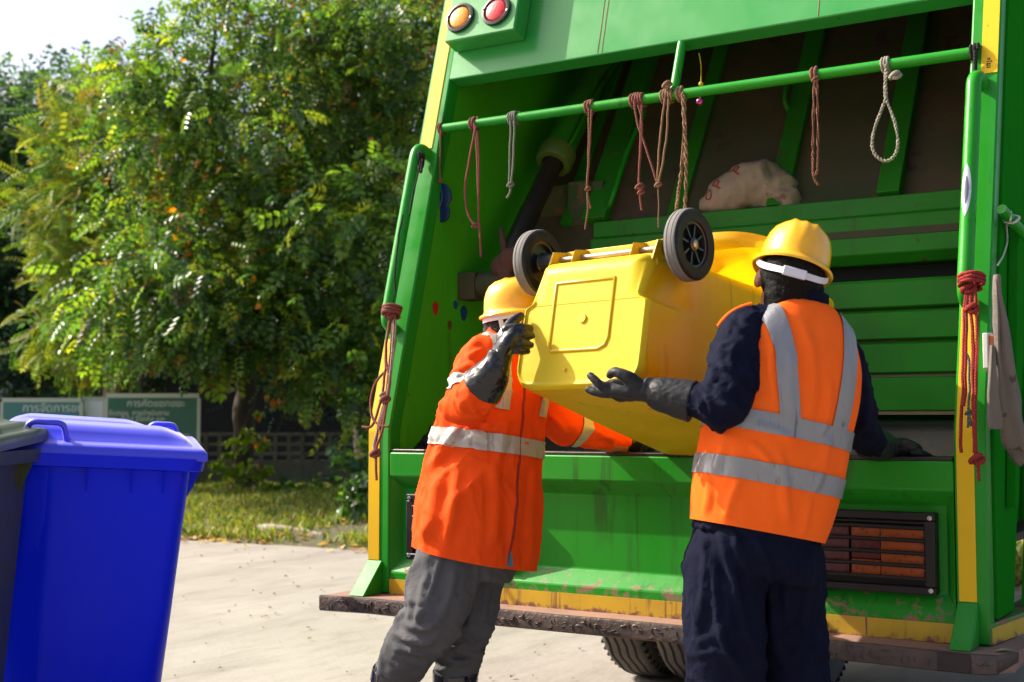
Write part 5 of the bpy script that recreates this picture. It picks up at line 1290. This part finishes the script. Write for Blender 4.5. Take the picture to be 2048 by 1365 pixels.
# rag on the ram foot, black bags in the hopper
b = MB()
for px, py, y, r in ((1000, 535, .46, .035), (1016, 522, .46, .04), (1030, 512, .47, .03), (1010, 556, .45, .03)): ball(b, atY(px, py, y), r, r * .7, r * 1.25, None, 12)
limb(b, [atY(1016, 525, .46), atY(1010, 500, .48), atY(1004, 478, .50), atY(1002, 458, .52)], [.014, .011, .010, .006], 10)
me = fuse(b, .006, 2); displace(me, lambda p, n: .006 * ridged(p, 24, 24, 10, 2))
o = finish('rag', me, mat('rusty_brown_rag', (.085, .038, .026), .95, bump=(40, .6, .01)), None, 180, 0, atY(1010, 530, .46)); tag(o, 'rusty brown rag wrapped round the foot of the hydraulic ram', 'rag')
M['bag'] = mat('black_bin_bag', (.005, .005, .006), .38, spec=.3, bump=(16, 1.0, .02))
for lab, L_ in (('dark rubbish bag slumped in the left corner of the hopper', [(850, 890, .30, .10), (880, 880, .36, .12), (920, 900, .30, .12), (840, 905, .24, .08)]),):
    b = MB()
    for px, py, y, r in L_: ball(b, atY(px, py, y) - Vector((0, 0, r * .1)), r, r, r * .7, None, 14)
    b2 = atY(L_[0][0], L_[0][1], L_[0][2])
    for px, py, y, r in L_: ball(b, atY(px, py, y) - Vector((0, 0, .14)), r * 1.3, r * 1.1, r, None, 14)
    me = fuse(b, .012, 2); displace(me, lambda p, n: .012 * ridged(p, 14, 14, 12, 6) + .006 * ridged(p, 34, 34, 30, 1))
    o = finish('rubbish_bag', me, M['bag'], None, 180, 0, b2); tag(o, lab, 'rubbish bag')
# dry leaf on the step corner
q = atZ(2008, 1303, .4775); b = MB(); b.add([q + RT * -.03, q + F0 * .02 + UPZ * .006, q + RT * .035 + UPZ * .003, q - F0 * .018 + UPZ * .008], [(0, 1, 2), (0, 2, 3)])
o = b.build('fallen_leaf', mat('pale_green_leaf', (.30, .33, .16), .7), None, 0, 0, q); tag(o, 'pale dry leaf on the right end of the rear step', 'leaf')
# ------------------------------------------------------------------ verge, wall, signs and trees behind the yard
def leaf_mat(name, rough=.32, trans=.48):
    m = bpy.data.materials.new(name); m.use_nodes = True
    N, Lk = m.node_tree.nodes, m.node_tree.links; b = N['Principled BSDF']
    a = N.new('ShaderNodeAttribute'); a.attribute_name = 'leaf_colour'
    Lk.new(a.outputs['Color'], b.inputs['Base Color']); b.inputs['Roughness'].default_value = rough
    t = N.new('ShaderNodeBsdfTranslucent'); g = N.new('ShaderNodeMix'); g.data_type = 'RGBA'; g.blend_type = 'MULTIPLY'; g.inputs[0].default_value = 1
    g.inputs[7].default_value = (1.75, 1.75, .55, 1); Lk.new(a.outputs['Color'], g.inputs[6]); Lk.new(g.outputs[2], t.inputs[0])
    x = N.new('ShaderNodeMixShader'); x.inputs[0].default_value = trans
    Lk.new(b.outputs[0], x.inputs[1]); Lk.new(t.outputs[0], x.inputs[2]); Lk.new(x.outputs[0], N['Material Output'].inputs[0])
    return m
M['leaf'] = leaf_mat('tree_leaves')
M['leaf_matt'] = leaf_mat('matt_leaves', .6, .3)
M['bark'] = mat('brown_bark', (.075, .052, .038), .9, var=(10, (.035, .026, .02), 1.6), bump=(34, .9, .02))

def leaf_template(npair, length, lw, ll):
    """pinnate leaf along +x drooping, leaflets as pointed folded blades; returns (verts, faces, leaflet id)"""
    V, Fc = [], []
    def blade(p, d, up, L, W):
        d = np.array(d, float); d /= np.linalg.norm(d); s = np.cross(d, up); s /= np.linalg.norm(s); u = np.cross(s, d)
        n = len(V); p = np.array(p, float)
        V.extend([p, p + d * L * .45 + s * W + u * W * .35, p + d * L + u * -.12 * L, p + d * L * .45 - s * W + u * W * .35])
        Fc.append((n, n + 1, n + 2)); Fc.append((n, n + 2, n + 3))
    if npair == 0: blade((0, 0, 0), (1, 0, -.25), np.array([0, 0, 1.]), ll, lw)
    for i in range(npair):
        t = (i + 1) / npair; p = (length * t, 0, -.28 * length * t * t)
        for s in (-1, 1): blade(p, (.55, s, -.30), np.array([0, 0, 1.]), ll * (1 - .25 * abs(t - .5)), lw)
    if npair: blade((length, 0, -.28 * length), (1, 0, -.6), np.array([0, 0, 1.]), ll, lw)
    return np.array(V), np.array(Fc)

def foliage(name, blobs, n, tmpl, colours, probs, parent=None, m='leaf', shell=.55, scale=(.75, 1.25), sub=18, subr=.30, droop=.35, loc=None, seed=1, squash=.8):
    """leaves gathered in sprays through the volume of the blobs [(centre, radius)]"""
    g = np.random.default_rng(seed)
    V0, F0_ = tmpl; nv = len(V0)
    w = np.array([r ** 2 for _, r in blobs]); w /= w.sum()
    C_, D_ = [], []
    nspray = max(1, n // sub)
    for bi, cnt in enumerate(g.multinomial(nspray, w)):
        c, r = np.array(blobs[bi][0]), blobs[bi][1]
        d = g.normal(size=(cnt, 3)); d /= np.linalg.norm(d, axis=1)[:, None]
        rr = r * (shell + (1 - shell) * g.random(cnt) ** .6) * (1 + .22 * g.normal(size=cnt))
        pc = c + d * rr[:, None] * np.array([1, 1, squash])
        for q, dd in zip(pc, d):
            k = max(3, int(sub * (.4 + 1.2 * g.random())))
            off = g.normal(size=(k, 3)) * subr * np.array([1, 1, .55]) * r ** .5
            C_.append(q + off); e = dd + .55 * g.normal(size=(k, 3)); e[:, 2] -= droop; D_.append(e)
    C_, D_ = np.concatenate(C_), np.concatenate(D_); n = len(C_)
    D_ /= np.linalg.norm(D_, axis=1)[:, None]
    up = np.array([0, 0, 1.]) + .5 * g.normal(size=(n, 3))
    S_ = np.cross(up, D_); S_ /= np.linalg.norm(S_, axis=1)[:, None]; U_ = np.cross(D_, S_)
    sc = g.uniform(*scale, size=n)
    W = (V0[None, :, 0, None] * D_[:, None, :] + V0[None, :, 1, None] * S_[:, None, :] + V0[None, :, 2, None] * U_[:, None, :]) * sc[:, None, None] + C_[:, None, :]
    W[:, :, 2] = np.maximum(W[:, :, 2], .03)
    verts = W.reshape(-1, 3); faces = (F0_[None] + (np.arange(n) * nv)[:, None, None]).reshape(-1, 3)
    ci = g.choice(len(colours), size=n, p=np.array(probs) / sum(probs))
    col = np.array(colours)[ci] * g.uniform(.7, 1.3, size=(n, 1))
    colv = np.repeat(col, nv, axis=0) * g.uniform(.85, 1.15, size=(n * nv, 1))
    me = bpy.data.meshes.new(name)
    b = Vector((0, 0, 0))
    me.vertices.add(len(verts)); me.vertices.foreach_set('co', verts.ravel())
    me.loops.add(faces.size); me.loops.foreach_set('vertex_index', faces.ravel().astype(np.int32))
    me.polygons.add(len(faces)); me.polygons.foreach_set('loop_start', np.arange(0, faces.size, 3, dtype=np.int32))
    me.update(calc_edges=True)
    at = me.color_attributes.new('leaf_colour', 'FLOAT_COLOR', 'POINT')
    at.data.foreach_set('color', np.concatenate([colv, np.ones((len(colv), 1))], 1).ravel())
    return finish(name, me, M[m], parent, 0, 0, loc)

def trunk(parent, chains, name='trunk'):
    b = MB()
    for i, (pts, r) in enumerate(chains):
        P_ = curve_pts(pts, 6); rr = lerps(r, 6)
        P_ = [p + Vector((noise.noise(p * 2.1 + Vector((i, 0, 0))), noise.noise(p * 2.1 + Vector((0, i, 5))), 0)) * rr[k] * .6 for k, p in enumerate(P_)]
        b.tube(P_, rr, 12)
    return finish(name, fuse(b, .03, 1) if False else b.mesh('t'), M['bark'], parent, 60)

T_PIN = leaf_template(4, .29, .027, .092)
T_BIG = leaf_template(4, .34, .034, .125)
T_FERN = leaf_template(9, .34, .012, .07)
T_ONE = leaf_template(0, 0, .035, .10)
T_OVAL = leaf_template(0, 0, .05, .13)
DARK, MID, LITE, YEL, ORA, BRN = (.036, .086, .038), (.066, .145, .036), (.14, .24, .034), (.24, .28, .025), (.62, .20, .015), (.16, .085, .03)
def gnd(px, py): q = atZ(px, py, 0); return Vector((q.x, q.y, 0))
def B(px, py, d, r): return (atD(px, py, d), r)

# main tree
t0 = gnd(488, 1003)
tree1 = thing('broadleaf_tree', t0, 'large leafy tree with orange tinged leaves overhanging the green sign board', 'tree', 'trees behind the yard')
dT = 17.8
trunk(tree1, [([t0 - Vector((0, 0, .1)), atD(486, 900, dT), atD(492, 800, dT), atD(500, 690, dT), atD(520, 560, 17.6), atD(560, 400, 17.2), atD(590, 200, 17)], [.20, .15, .14, .12, .10, .07, .03]),
              ([atD(494, 800, dT), atD(470, 740, 17.6), atD(420, 660, 17), atD(340, 560, 16.2), atD(270, 500, 15.6)], [.10, .085, .06, .045, .02]),
              ([atD(498, 730, dT), atD(560, 690, 17.4), atD(640, 660, 17), atD(720, 640, 16.5)], [.085, .06, .045, .02]),
              ([atD(505, 650, dT), atD(470, 520, 17.3), atD(440, 380, 16.8), atD(420, 200, 16.3), atD(430, 60, 16)], [.08, .07, .055, .04, .015]),
              ([atD(525, 540, 17.6), atD(610, 450, 17), atD(700, 330, 16.6), atD(760, 200, 16.2)], [.07, .055, .04, .015])])
blobs1 = [B(330, 470, 15.6, .75), B(300, 610, 15.6, .70), B(450, 300, 16, .9), B(430, 560, 15.4, .95), B(560, 430, 16.5, 1.0), B(590, 620, 15.6, .85), B(700, 330, 16.5, .9), B(740, 540, 15.8, .9),
          B(790, 170, 16.2, .9), B(650, 150, 16.6, 1.0), B(440, 80, 16, .75), B(560, 20, 16.4, 1.0), B(330, 160, 16, .6), B(350, 640, 15.2, .55), B(470, 640, 15, .6), B(650, 700, 15.4, .6), B(760, 690, 15, .6), B(700, 790, 14.6, .4), B(280, 600, 15.4, .5), B(800, 30, 16, .9), B(330, 300, 15.8, .6), B(840, 360, 16, .8)]
foliage('crown', blobs1, 9500, T_PIN, [DARK, MID, LITE, YEL, BRN], [.24, .33, .26, .13, .04], tree1, sub=16, seed=3, scale=(.62, 1.05))
foliage('crown', [(c, r * .95) for c, r in blobs1[12:19]] + [B(480, 230, 15, .7), B(300, 560, 14.6, .7), B(640, 480, 14.8, .8), B(760, 420, 14.8, .6)], 1100, T_BIG, [MID, LITE, YEL, DARK], [.4, .32, .12, .16], tree1, sub=9, seed=5, scale=(.6, 1.05))
foliage('turned_leaves', [(c, r) for c, r in blobs1], 420, T_ONE, [ORA, (.55, .28, .02), (.45, .13, .02)], [.5, .3, .2], tree1, sub=3, subr=.12, seed=6, droop=.9, scale=(.8, 1.4), shell=.8)

t0 = gnd(735, 1006)
tree2 = thing('broadleaf_tree', t0, 'dark trunked leafy tree standing beside the truck rear corner', 'tree', 'trees behind the yard')
trunk(tree2, [([t0, atD(728, 850, 18), atD(724, 700, 18), atD(738, 560, 18), atD(748, 420, 18), atD(752, 260, 18), atD(740, 120, 18)], [.17, .13, .12, .115, .10, .08, .04]), ([atD(738, 560, 18), atD(680, 440, 18), atD(650, 300, 18)], [.07, .05, .02]), ([atD(748, 420, 18), atD(800, 330, 18), atD(850, 220, 17.5)], [.06, .05, .02])])
foliage('crown', [B(760, 120, 18.5, 1.1), B(850, 260, 18.5, .9), B(680, 60, 18.8, 1.0), B(860, 60, 18, 1.0), B(640, 300, 19, .9), B(800, 480, 18.6, .8), B(700, 720, 18, .6), B(780, 640, 18, .7)], 2700, T_PIN, [DARK, MID, LITE, ORA], [.45, .35, .19, .01], tree2, sub=16, seed=8, scale=(.62, 1.05))

t0 = gnd(250, 1002)
tree3 = thing('feathery_tree', t0, 'sunlit yellow green tree with feathery fronds left of the large leafy tree', 'tree', 'trees behind the yard')
trunk(tree3, [([t0, atD(255, 850, 19), atD(238, 760, 19), atD(215, 640, 18.6), atD(200, 480, 18.2), atD(220, 320, 18)], [.14, .12, .11, .09, .06, .03]), ([atD(238, 760, 19), atD(170, 690, 18.4), atD(110, 640, 18)], [.05, .035, .015]), ([atD(215, 640, 18.6), atD(150, 600, 18.2), atD(90, 575, 17.8)], [.05, .035, .015]), ([atD(255, 840, 19), atD(290, 740, 19), atD(330, 640, 19)], [.06, .05, .02])])
foliage('crown', [B(175, 330, 17.8, .55), B(140, 430, 17.6, .6), B(240, 250, 18, .55), B(210, 520, 17.5, .6), B(230, 400, 17.6, .6), B(170, 230, 18, .4), B(240, 640, 17.6, .5), B(150, 560, 17.6, .35), B(120, 660, 17.6, .35), B(130, 590, 17.4, .3), B(200, 690, 17.8, .4), B(290, 350, 17.4, .5)], 3400, T_FERN, [LITE, YEL, MID, (.26, .20, .02)], [.42, .30, .2, .08], tree3, sub=9, subr=.26, seed=13, droop=.1, m='leaf_matt')

for (px, py, lab, bl, n, s, cs) in (
    (60, 968, 'tall shaded tree at the left picture edge under open sky', [B(60, 230, 24, 1.0), B(10, 300, 24, 1.1), B(130, 240, 25, .8), B(90, 380, 24.5, 1.2), B(20, 480, 24, 1.2), B(110, 560, 24.5, 1.1), B(40, 660, 24, 1.1), B(190, 210, 25, .6), B(150, 700, 24.4, .8), B(-60, 560, 24, 1.2), B(-60, 320, 24, 1.4), B(220, 470, 25, 1), B(40, 170, 24, .45)], 5200, 21, [.42, .36, .22, .0]),
    (300, 962, 'dense dark tree filling the gap between the signs and the feathery tree', [B(230, 560, 27, 1.5), B(320, 350, 27, 1.6), B(260, 220, 27.5, 1.2), B(420, 640, 27, 1.6), B(330, 720, 26.5, 1.1), B(180, 720, 26.5, 1.0), B(420, 400, 27.5, 1.7)], 4200, 22, [.6, .28, .12, .0]),
    (600, 960, 'dark dense tree behind the trunks near the truck', [B(560, 780, 26, 1.6), B(700, 720, 26, 1.7), B(640, 560, 27, 1.8), B(780, 520, 27, 1.8), B(560, 400, 27.5, 1.8), B(720, 300, 27.5, 1.9), B(600, 160, 28, 1.8), B(480, 820, 25, 1.0), B(860, 640, 26, 1.7)], 3900, 23, [.62, .28, .10, .0]),
    (-200, 965, 'broad dark tree beyond the left picture edge', [B(-160, 780, 23, .9), B(-120, 700, 24, .9), B(60, 770, 23, .6)], 900, 24, [.6, .3, .1, 0])):
    t0 = gnd(px, py)
    tr_ = thing('broadleaf_tree', t0, lab, 'tree', 'trees behind the yard')
    top = bl[len(bl) // 2][0]
    trunk(tr_, [([t0, t0 * .7 + top * .3 + Vector((.1, 0, 0)), t0 * .35 + top * .65, top], [.22, .18, .13, .05])])
    foliage('crown', bl, n, T_PIN, [(.028, .066, .044), (.045, .10, .055), (.09, .17, .05), YEL], cs, tr_, 'leaf_matt' if s != 21 else 'leaf', sub=18, subr=.4, scale=(1.0, 1.6), seed=s, shell=.35)  # blue-green leaf tones carry distance haze in their colour

# climber on the main trunk, shrubs by the truck
t0 = gnd(478, 1012)
vine = thing('climbing_vine', t0, 'bright green leafy vine climbing the main tree trunk', 'vine')
foliage('leaves', [B(455, 930, 17.2, .16), B(450, 980, 17.2, .18), B(470, 895, 17.3, .14), B(505, 890, 17.3, .16), B(515, 930, 17.2, .18), B(530, 970, 17.1, .18), B(500, 860, 17.3, .12), B(445, 905, 17.3, .1), B(545, 990, 17, .12), B(510, 820, 17.4, .1), B(465, 1000, 17, .2)], 620, T_ONE, [(.13, .22, .012), (.20, .28, .012), LITE, ORA], [.45, .3, .22, .03], vine, sub=12, subr=.10, seed=31, shell=.2)
b = MB(); b.tube(curve_pts([t0, atD(460, 940, 17.3), atD(480, 880, 17.4), atD(500, 820, 17.5)], 5), .012, 6); b.tube(curve_pts([t0 + Vector((.3, 0, 0)), atD(525, 950, 17.3), atD(508, 880, 17.4)], 5), .01, 6); b.build('stem', M['bark'], vine, 60)
for (px, py, lab, bl, n, s, tm) in ((712, 1040, 'broad leaved dark green shrub beside the left rear truck post', [B(715, 960, 13.2, .22), B(700, 1000, 13.2, .2), B(735, 930, 13.4, .24), B(725, 1010, 13, .2), B(700, 900, 13.6, .2)], 230, 41, T_OVAL),
                                   (600, 1010, 'low scrubby weed clump below the dark trees', [B(600, 990, 16.5, .2), B(640, 1000, 16, .2), B(560, 985, 17, .2), B(660, 970, 16.8, .25)], 420, 42, T_ONE),
                                   (410, 1012, 'small weeds at the foot of the block wall', [B(400, 1005, 17, .12), B(430, 1010, 16.8, .14), B(375, 1012, 16.8, .1)], 200, 43, T_ONE)):
    t0 = gnd(px, py)
    s_ = thing('shrub', t0, lab, 'shrub')
    foliage('leaves', bl, n, tm, [DARK, MID, LITE], [.5, .35, .15], s_, sub=8, subr=.14, seed=s, shell=.2, scale=(.8, 1.4))
    b = MB(); b.tube([t0, bl[0][0]], .012, 6); b.tube([t0, bl[1][0]], .010, 6); b.tube([t0, bl[2][0]], .010, 6); b.build('stem', M['bark'], s_, 60)

# grass verge
E0, E1 = gnd(330, 1078), gnd(735, 1101)
ed = (E1 - E0).normalized(); en = Vector((-ed.y, ed.x, 0))
def vh(s, t): return max(0.0, min(1, (t + .05) / .5)) * .05 + .10 * max(0, min(1, (t - .4) / 2.5)) + .05 * noise.noise(Vector((s * .8, t * .8, 0))) * min(1, max(0, t)) + .02 * noise.noise(Vector((s * 3, t * 3, 4)))
b = MB(); G = []
for i in range(-60, 61):
    row = []
    for j in range(0, 40):
        s = i * .35; t = -.02 + (j / 39) ** 1.6 * 16 + .10 * noise.noise(Vector((s * .9, 7, j * .02))) + .05 * noise.noise(Vector((s * 4, 2, 0)))
        p = E0 + ed * (s + 1) + en * t; row.append(Vector((p.x, p.y, max(.004, vh(s, t) + .004) if j else -.02)))
    G.append(row)
b.rings(G, False, 0, False)
vg = b.build('verge', mat('verge_soil', (.085, .062, .038), .95, var=(1.7, (.07, .085, .02), 2), spots=(22, .58, (.17, .12, .07), 0), bump=(24, .8, .03)), None, 60); tag(vg, kind='structure')
def scatter(n, smin, smax, tmin, tmax, seed):
    g = np.random.default_rng(seed); out = []
    for _ in range(n):
        s, t = g.uniform(smin, smax), tmin + (tmax - tmin) * g.random() ** 1.3
        if noise.noise(Vector((s * .9, t * .9, 9))) + .5 * g.random() < -.10: continue
        p = E0 + ed * (s + 1) + en * t; out.append((p.x, p.y, vh(s, t)))
    return np.array(out)
def blades(name, pts, h, w, colours, probs, seed, flat=False, m='leaf_matt'):
    g = np.random.default_rng(seed); n = len(pts); a = g.uniform(0, 2 * np.pi, n); L = h * g.uniform(.5, 1.5, n)
    d = np.stack([np.cos(a), np.sin(a), np.zeros(n)], 1); s = np.stack([-np.sin(a), np.cos(a), np.zeros(n)], 1)
    if flat:
        tl = g.uniform(-.5, .5, (n, 1)); up = np.array([0, 0, 1.])
        V = np.stack([pts - d * L[:, None] * .5 + up * .008, pts + s * w * L[:, None] + up * (.014 + .3 * L[:, None] * abs(tl)), pts + d * L[:, None] * .5 + up * .010, pts - s * w * L[:, None] + up * (.014 + .2 * L[:, None])], 1)
        Fq = np.array([(0, 1, 2), (0, 2, 3)])
    else:
        ln = g.uniform(.1, .7, (n, 1)); up = np.array([0, 0, 1.])
        V = np.stack([pts - s * w, pts + s * w, pts + d * L[:, None] * ln * .4 + up * L[:, None] * .6 + s * w * .7, pts + d * L[:, None] * ln + up * L[:, None] * (1.05 - ln * .4)], 1)
        Fq = np.array([(0, 1, 2), (0, 2, 3)])
    faces = (Fq[None] + (np.arange(n) * 4)[:, None, None]).reshape(-1, 3); verts = V.reshape(-1, 3)
    col = np.array(colours)[g.choice(len(colours), size=n, p=np.array(probs) / sum(probs))] * g.uniform(.7, 1.3, (n, 1)); colv = np.repeat(col, 4, 0)
    me = bpy.data.meshes.new(name); me.vertices.add(len(verts)); me.vertices.foreach_set('co', verts.ravel())
    me.loops.add(faces.size); me.loops.foreach_set('vertex_index', faces.ravel().astype(np.int32))
    me.polygons.add(len(faces)); me.polygons.foreach_set('loop_start', np.arange(0, faces.size, 3, dtype=np.int32)); me.update(calc_edges=True)
    at = me.color_attributes.new('leaf_colour', 'FLOAT_COLOR', 'POINT'); at.data.foreach_set('color', np.concatenate([colv, np.ones((len(colv), 1))], 1).ravel())
    return tag(finish(name, me, M[m], None, 0), kind='stuff')
blades('grass', scatter(42000, -6, 9, .05, 5.5, 51), .10, .005, [(.17, .22, .025), (.26, .28, .035), (.09, .14, .02), (.30, .24, .09)], [.4, .25, .25, .1], 52)
blades('fallen_leaves', scatter(5200, -6, 9, .0, 4.5, 53), .09, .3, [(.40, .26, .14), (.52, .38, .24), (.26, .14, .07), (.45, .22, .06)], [.4, .3, .2, .1], 54, True)
lf = scatter(420, -6, 9, -.30, .25, 55); lf[:, 2] = np.maximum(lf[:, 2], .004)
blades('fallen_leaves', lf, .085, .3, [(.42, .28, .16), (.55, .42, .28), (.28, .16, .09)], [.4, .35, .25], 56, True)
g_ = np.random.default_rng(57); pb = np.array([[*(gnd(x, y))[:]] for x, y in zip(g_.uniform(330, 1180, 150), 1100 + 265 * g_.random(150) ** 1.2)])
pb[:, 2] = 0.0
blades('yard_grit', pb, .022, .35, [(.12, .09, .06), (.2, .16, .12), (.3, .25, .2)], [.5, .3, .2], 58, True)
# dead branch lying at the verge edge
q = gnd(560, 1078); b = MB(); b.tube(curve_pts([q + Vector((-.35, .05, .06)), q + Vector((-.1, 0, .09)), q + Vector((.2, .05, .07)), q + Vector((.5, .02, .05))], 5), [.05] * 6 + [.045] * 6 + [.03] * 4, 8)
o = b.build('fallen_log', mat('grey_dead_wood', (.30, .25, .20), .9, bump=(30, .6, .01)), None, 60, 0, q); tag(o, 'short grey fallen log lying on the verge edge', 'log')

# pierced block wall behind the trees
wl = thing('block_wall', atZ(420, 994, 0), 'low grey block wall with a pierced upper course behind the trees', 'wall')
wa, wb_ = gnd(150, 996), gnd(980, 990); wd = (wb_ - wa).normalized(); wn_ = Vector((-wd.y, wd.x, 0)); Lw = (wb_ - wa).length
M['wall'] = mat('mossy_grey_wall', (.17, .155, .135), .92, var=(3, (.07, .07, .05), 1.8), streak=(9, .55, (.05, .05, .04)), bump=(30, .5, .01))
b = MB(); b.prism([wa, wb_, wb_ + wn_ * .12, wa + wn_ * .12], (0, 0, .48)); b.build('wall_base', M['wall'], wl, 20)
b = MB(); nblk = int(Lw / .2)
for i in range(nblk + 1):
    p = wa + wd * (i * .2); b.prism([p, p + wd * .05, p + wd * .05 + wn_ * .1, p + wn_ * .1], (0, 0, .0)) if False else b.hexa([p + Vector((0, 0, .482)), p + wd * .05 + Vector((0, 0, .482)), p + wd * .05 + wn_ * .1 + Vector((0, 0, .482)), p + wn_ * .1 + Vector((0, 0, .482)), p + Vector((0, 0, .93)), p + wd * .05 + Vector((0, 0, .93)), p + wd * .05 + wn_ * .1 + Vector((0, 0, .93)), p + wn_ * .1 + Vector((0, 0, .93))])
for z in (.482, .60, .74, .885):
    p, r_ = wa + wn_ * .004, wb_ + wn_ * .004
    b.hexa([p + Vector((0, 0, z)), r_ + Vector((0, 0, z)), r_ + wn_ * .09 + Vector((0, 0, z)), p + wn_ * .09 + Vector((0, 0, z)), p + Vector((0, 0, z + .045)), r_ + Vector((0, 0, z + .045)), r_ + wn_ * .09 + Vector((0, 0, z + .045)), p + wn_ * .09 + Vector((0, 0, z + .045))])
b.build('pierced_course', M['wall'], wl, 20)
# dark shed wall beyond, added as the dark understory that blocks the sky
sa, sbb = gnd(330, 960), gnd(1000, 958)
sd = (sbb - sa).normalized(); sn = Vector((-sd.y, sd.x, 0))
b = MB(); b.prism([sa, sbb, sbb + sn * 3, sa + sn * 3], (0, 0, 2.1)); b.prism([sa - sn * .5 - sd * .4 + Vector((0, 0, 2.102)), sbb - sn * .5 + sd * .4 + Vector((0, 0, 2.102)), sbb + sn * 3 + Vector((0, 0, 2.35)), sa + sn * 3 - sd * .4 + Vector((0, 0, 2.35))], (0, 0, .05))
o = b.build('backdrop', mat('dark_understory_brown', (.035, .028, .024), .9, var=(3, (.02, .018, .016), 2)), None, 20, 0, sa); tag(o, 'low dark shed added behind the tree trunks as a dark understory', 'backdrop')
pp = gnd(226, 968); b = MB(); b.box((pp.x - .14, pp.y - .14, 0), (pp.x + .14, pp.y + .14, 2.0)); b.box((pp.x - .2, pp.y - .2, 2.002), (pp.x + .2, pp.y + .2, 2.12))
o = b.build('gate_pillar', mat('peach_painted_pillar', (.55, .36, .28), .85, var=(4, (.45, .30, .24), 2)), None, 20, .01, pp); tag(o, 'peach painted pillar behind the green sign boards', 'pillar')

# sign boards
def text_mesh(body, size):
    cu = bpy.data.curves.new('txt', 'FONT'); cu.body = body; cu.size = size; cu.align_x = 'LEFT'; cu.extrude = .002
    o = bpy.data.objects.new('txt', cu); COL.objects.link(o)
    me = bpy.data.meshes.new_from_object(o.evaluated_get(bpy.context.evaluated_depsgraph_get()))
    bpy.data.objects.remove(o); bpy.data.curves.remove(cu); return me
def sign(px0, px1, py0, py1, d, m, mf, label, lines, mt):
    a, c = atD(px0, py0, d), atD(px1, py0, d); x = (c - a); x.z = 0; w = x.length; x.normalize(); n = Vector((x.y, -x.x, 0))
    zt = a.z; zb = atD(px0, py1, d).z
    root = thing('sign_board', Vector(((a.x + c.x) / 2, (a.y + c.y) / 2, 0)), label, 'sign')
    o = Vector((a.x, a.y, 0))
    def q(u, z, f=0.0): return o + x * u + Vector((0, 0, z)) + n * f
    b = MB(); b.prism([q(0, zb), q(w, zb), q(w, zt), q(0, zt)], n * -.02); pnl = b.build('panel', m, root, 20)
    b = MB()
    for u0, u1, z0, z1 in ((0, w, zt - .035, zt + .02), (0, w, zb - .02, zb + .02), (-.02, .02, zb - .018, zt - .037), (w - .02, w + .02, zb - .018, zt - .037)):
        b.prism([q(u0, z0, .006), q(u1, z0, .006), q(u1, z1, .006), q(u0, z1, .006)], n * -.03)
    b.build('frame', mf, root, 20)
    for u in (.08, w - .08):
        b = MB(); b.tube([q(u, 0, -.045), q(u, zt, -.045)], .025, 10); b.build('post', M['sign_post'], root, 60)
    for body, u, z, size in lines:
        me = text_mesh(body, size)
        me.transform(Matrix(((x.x, 0, n.x, 0), (x.y, 0, n.y, 0), (0, 1, 0, 0), (0, 0, 0, 1))))
        p = q(u, z, .004); me.transform(Matrix.Translation(p))
        finish('lettering', me, mt, pnl, 0)
    return root
M['sign_post'] = mat('green_sign_post', (.012, .085, .05), .5)
sg = mat('dark_green_sign_face', (.010, .095, .062), .4, var=(2, (.014, .11, .072), 2)); st_ = mat('blue_green_sign_face', (.03, .155, .16), .4, var=(2, (.045, .19, .18), 2))
wt = mat('white_sign_lettering', (.55, .60, .58), .5); fr = mat('pale_sign_frame', (.42, .46, .40), .5)
z0 = atD(213, 788, 16.6).z
sign(213, 398, 790, 925, 16.6, sg, fr, 'dark green notice board with white lettering in front of the block wall',
     [('\u0e01\u0e32\u0e23\u0e04\u0e31\u0e14\u0e41\u0e22\u0e01\u0e02\u0e22\u0e30', .26, z0 - .16, .125), ('\u0e02\u0e31\u0e49\u0e19\u0e15\u0e2d\u0e19  \u0e01\u0e32\u0e23\u0e14\u0e33\u0e40\u0e19\u0e34\u0e19\u0e07\u0e32\u0e19', .03, z0 - .27, .085), ('\u0e02\u0e22\u0e30 \u0e17\u0e31\u0e48\u0e27\u0e44\u0e1b \u0e23\u0e35\u0e44\u0e0b\u0e40\u0e04\u0e34\u0e25 \u0e41\u0e25\u0e30', .03, z0 - .345, .085), ('\u0e2d\u0e34\u0e19\u0e17\u0e23\u0e35\u0e22\u0e4c', .16, z0 - .415, .08),
      ('\u0e02\u0e22\u0e30', .72, z0 - .485, .08), ('\u0e2d\u0e31\u0e19\u0e15\u0e23\u0e32\u0e22', .80, z0 - .555, .085), ('\u0e40\u0e17\u0e28\u0e1a\u0e32\u0e25', .88, z0 - .625, .085)], wt)
z0 = atD(5, 797, 17.2).z
sign(4, 163, 799, 930, 17.2, st_, fr, 'blue green sign board with a white heading behind the blue wheelie bin',
     [('\u0e01\u0e32\u0e23\u0e08\u0e31\u0e14\u0e01\u0e32\u0e23\u0e02\u0e22\u0e30', .27, z0 - .175, .155)], wt)
sign(166, 209, 797, 930, 17.3, mat('white_board_face', (.62, .68, .74), .5), fr, 'plain white board between the two green signs', [], wt)
# far wood closing the horizon
bw = []
for k in range(46):
    px = -1500 + 95 * k
    c = atD(px, 840, 46); bw.append((Vector((c.x, c.y, 2.6 + 1.2 * math.sin(k * 1.7))), 3.0 + .8 * math.sin(k * 2.3)))
tag(foliage('far_wood', bw, 8000, T_ONE, [(.03, .065, .045), (.045, .095, .05), (.08, .14, .05)], [.5, .35, .15], None, 'leaf_matt', sub=22, subr=.5, scale=(5, 9), seed=77, shell=.3), kind='stuff')
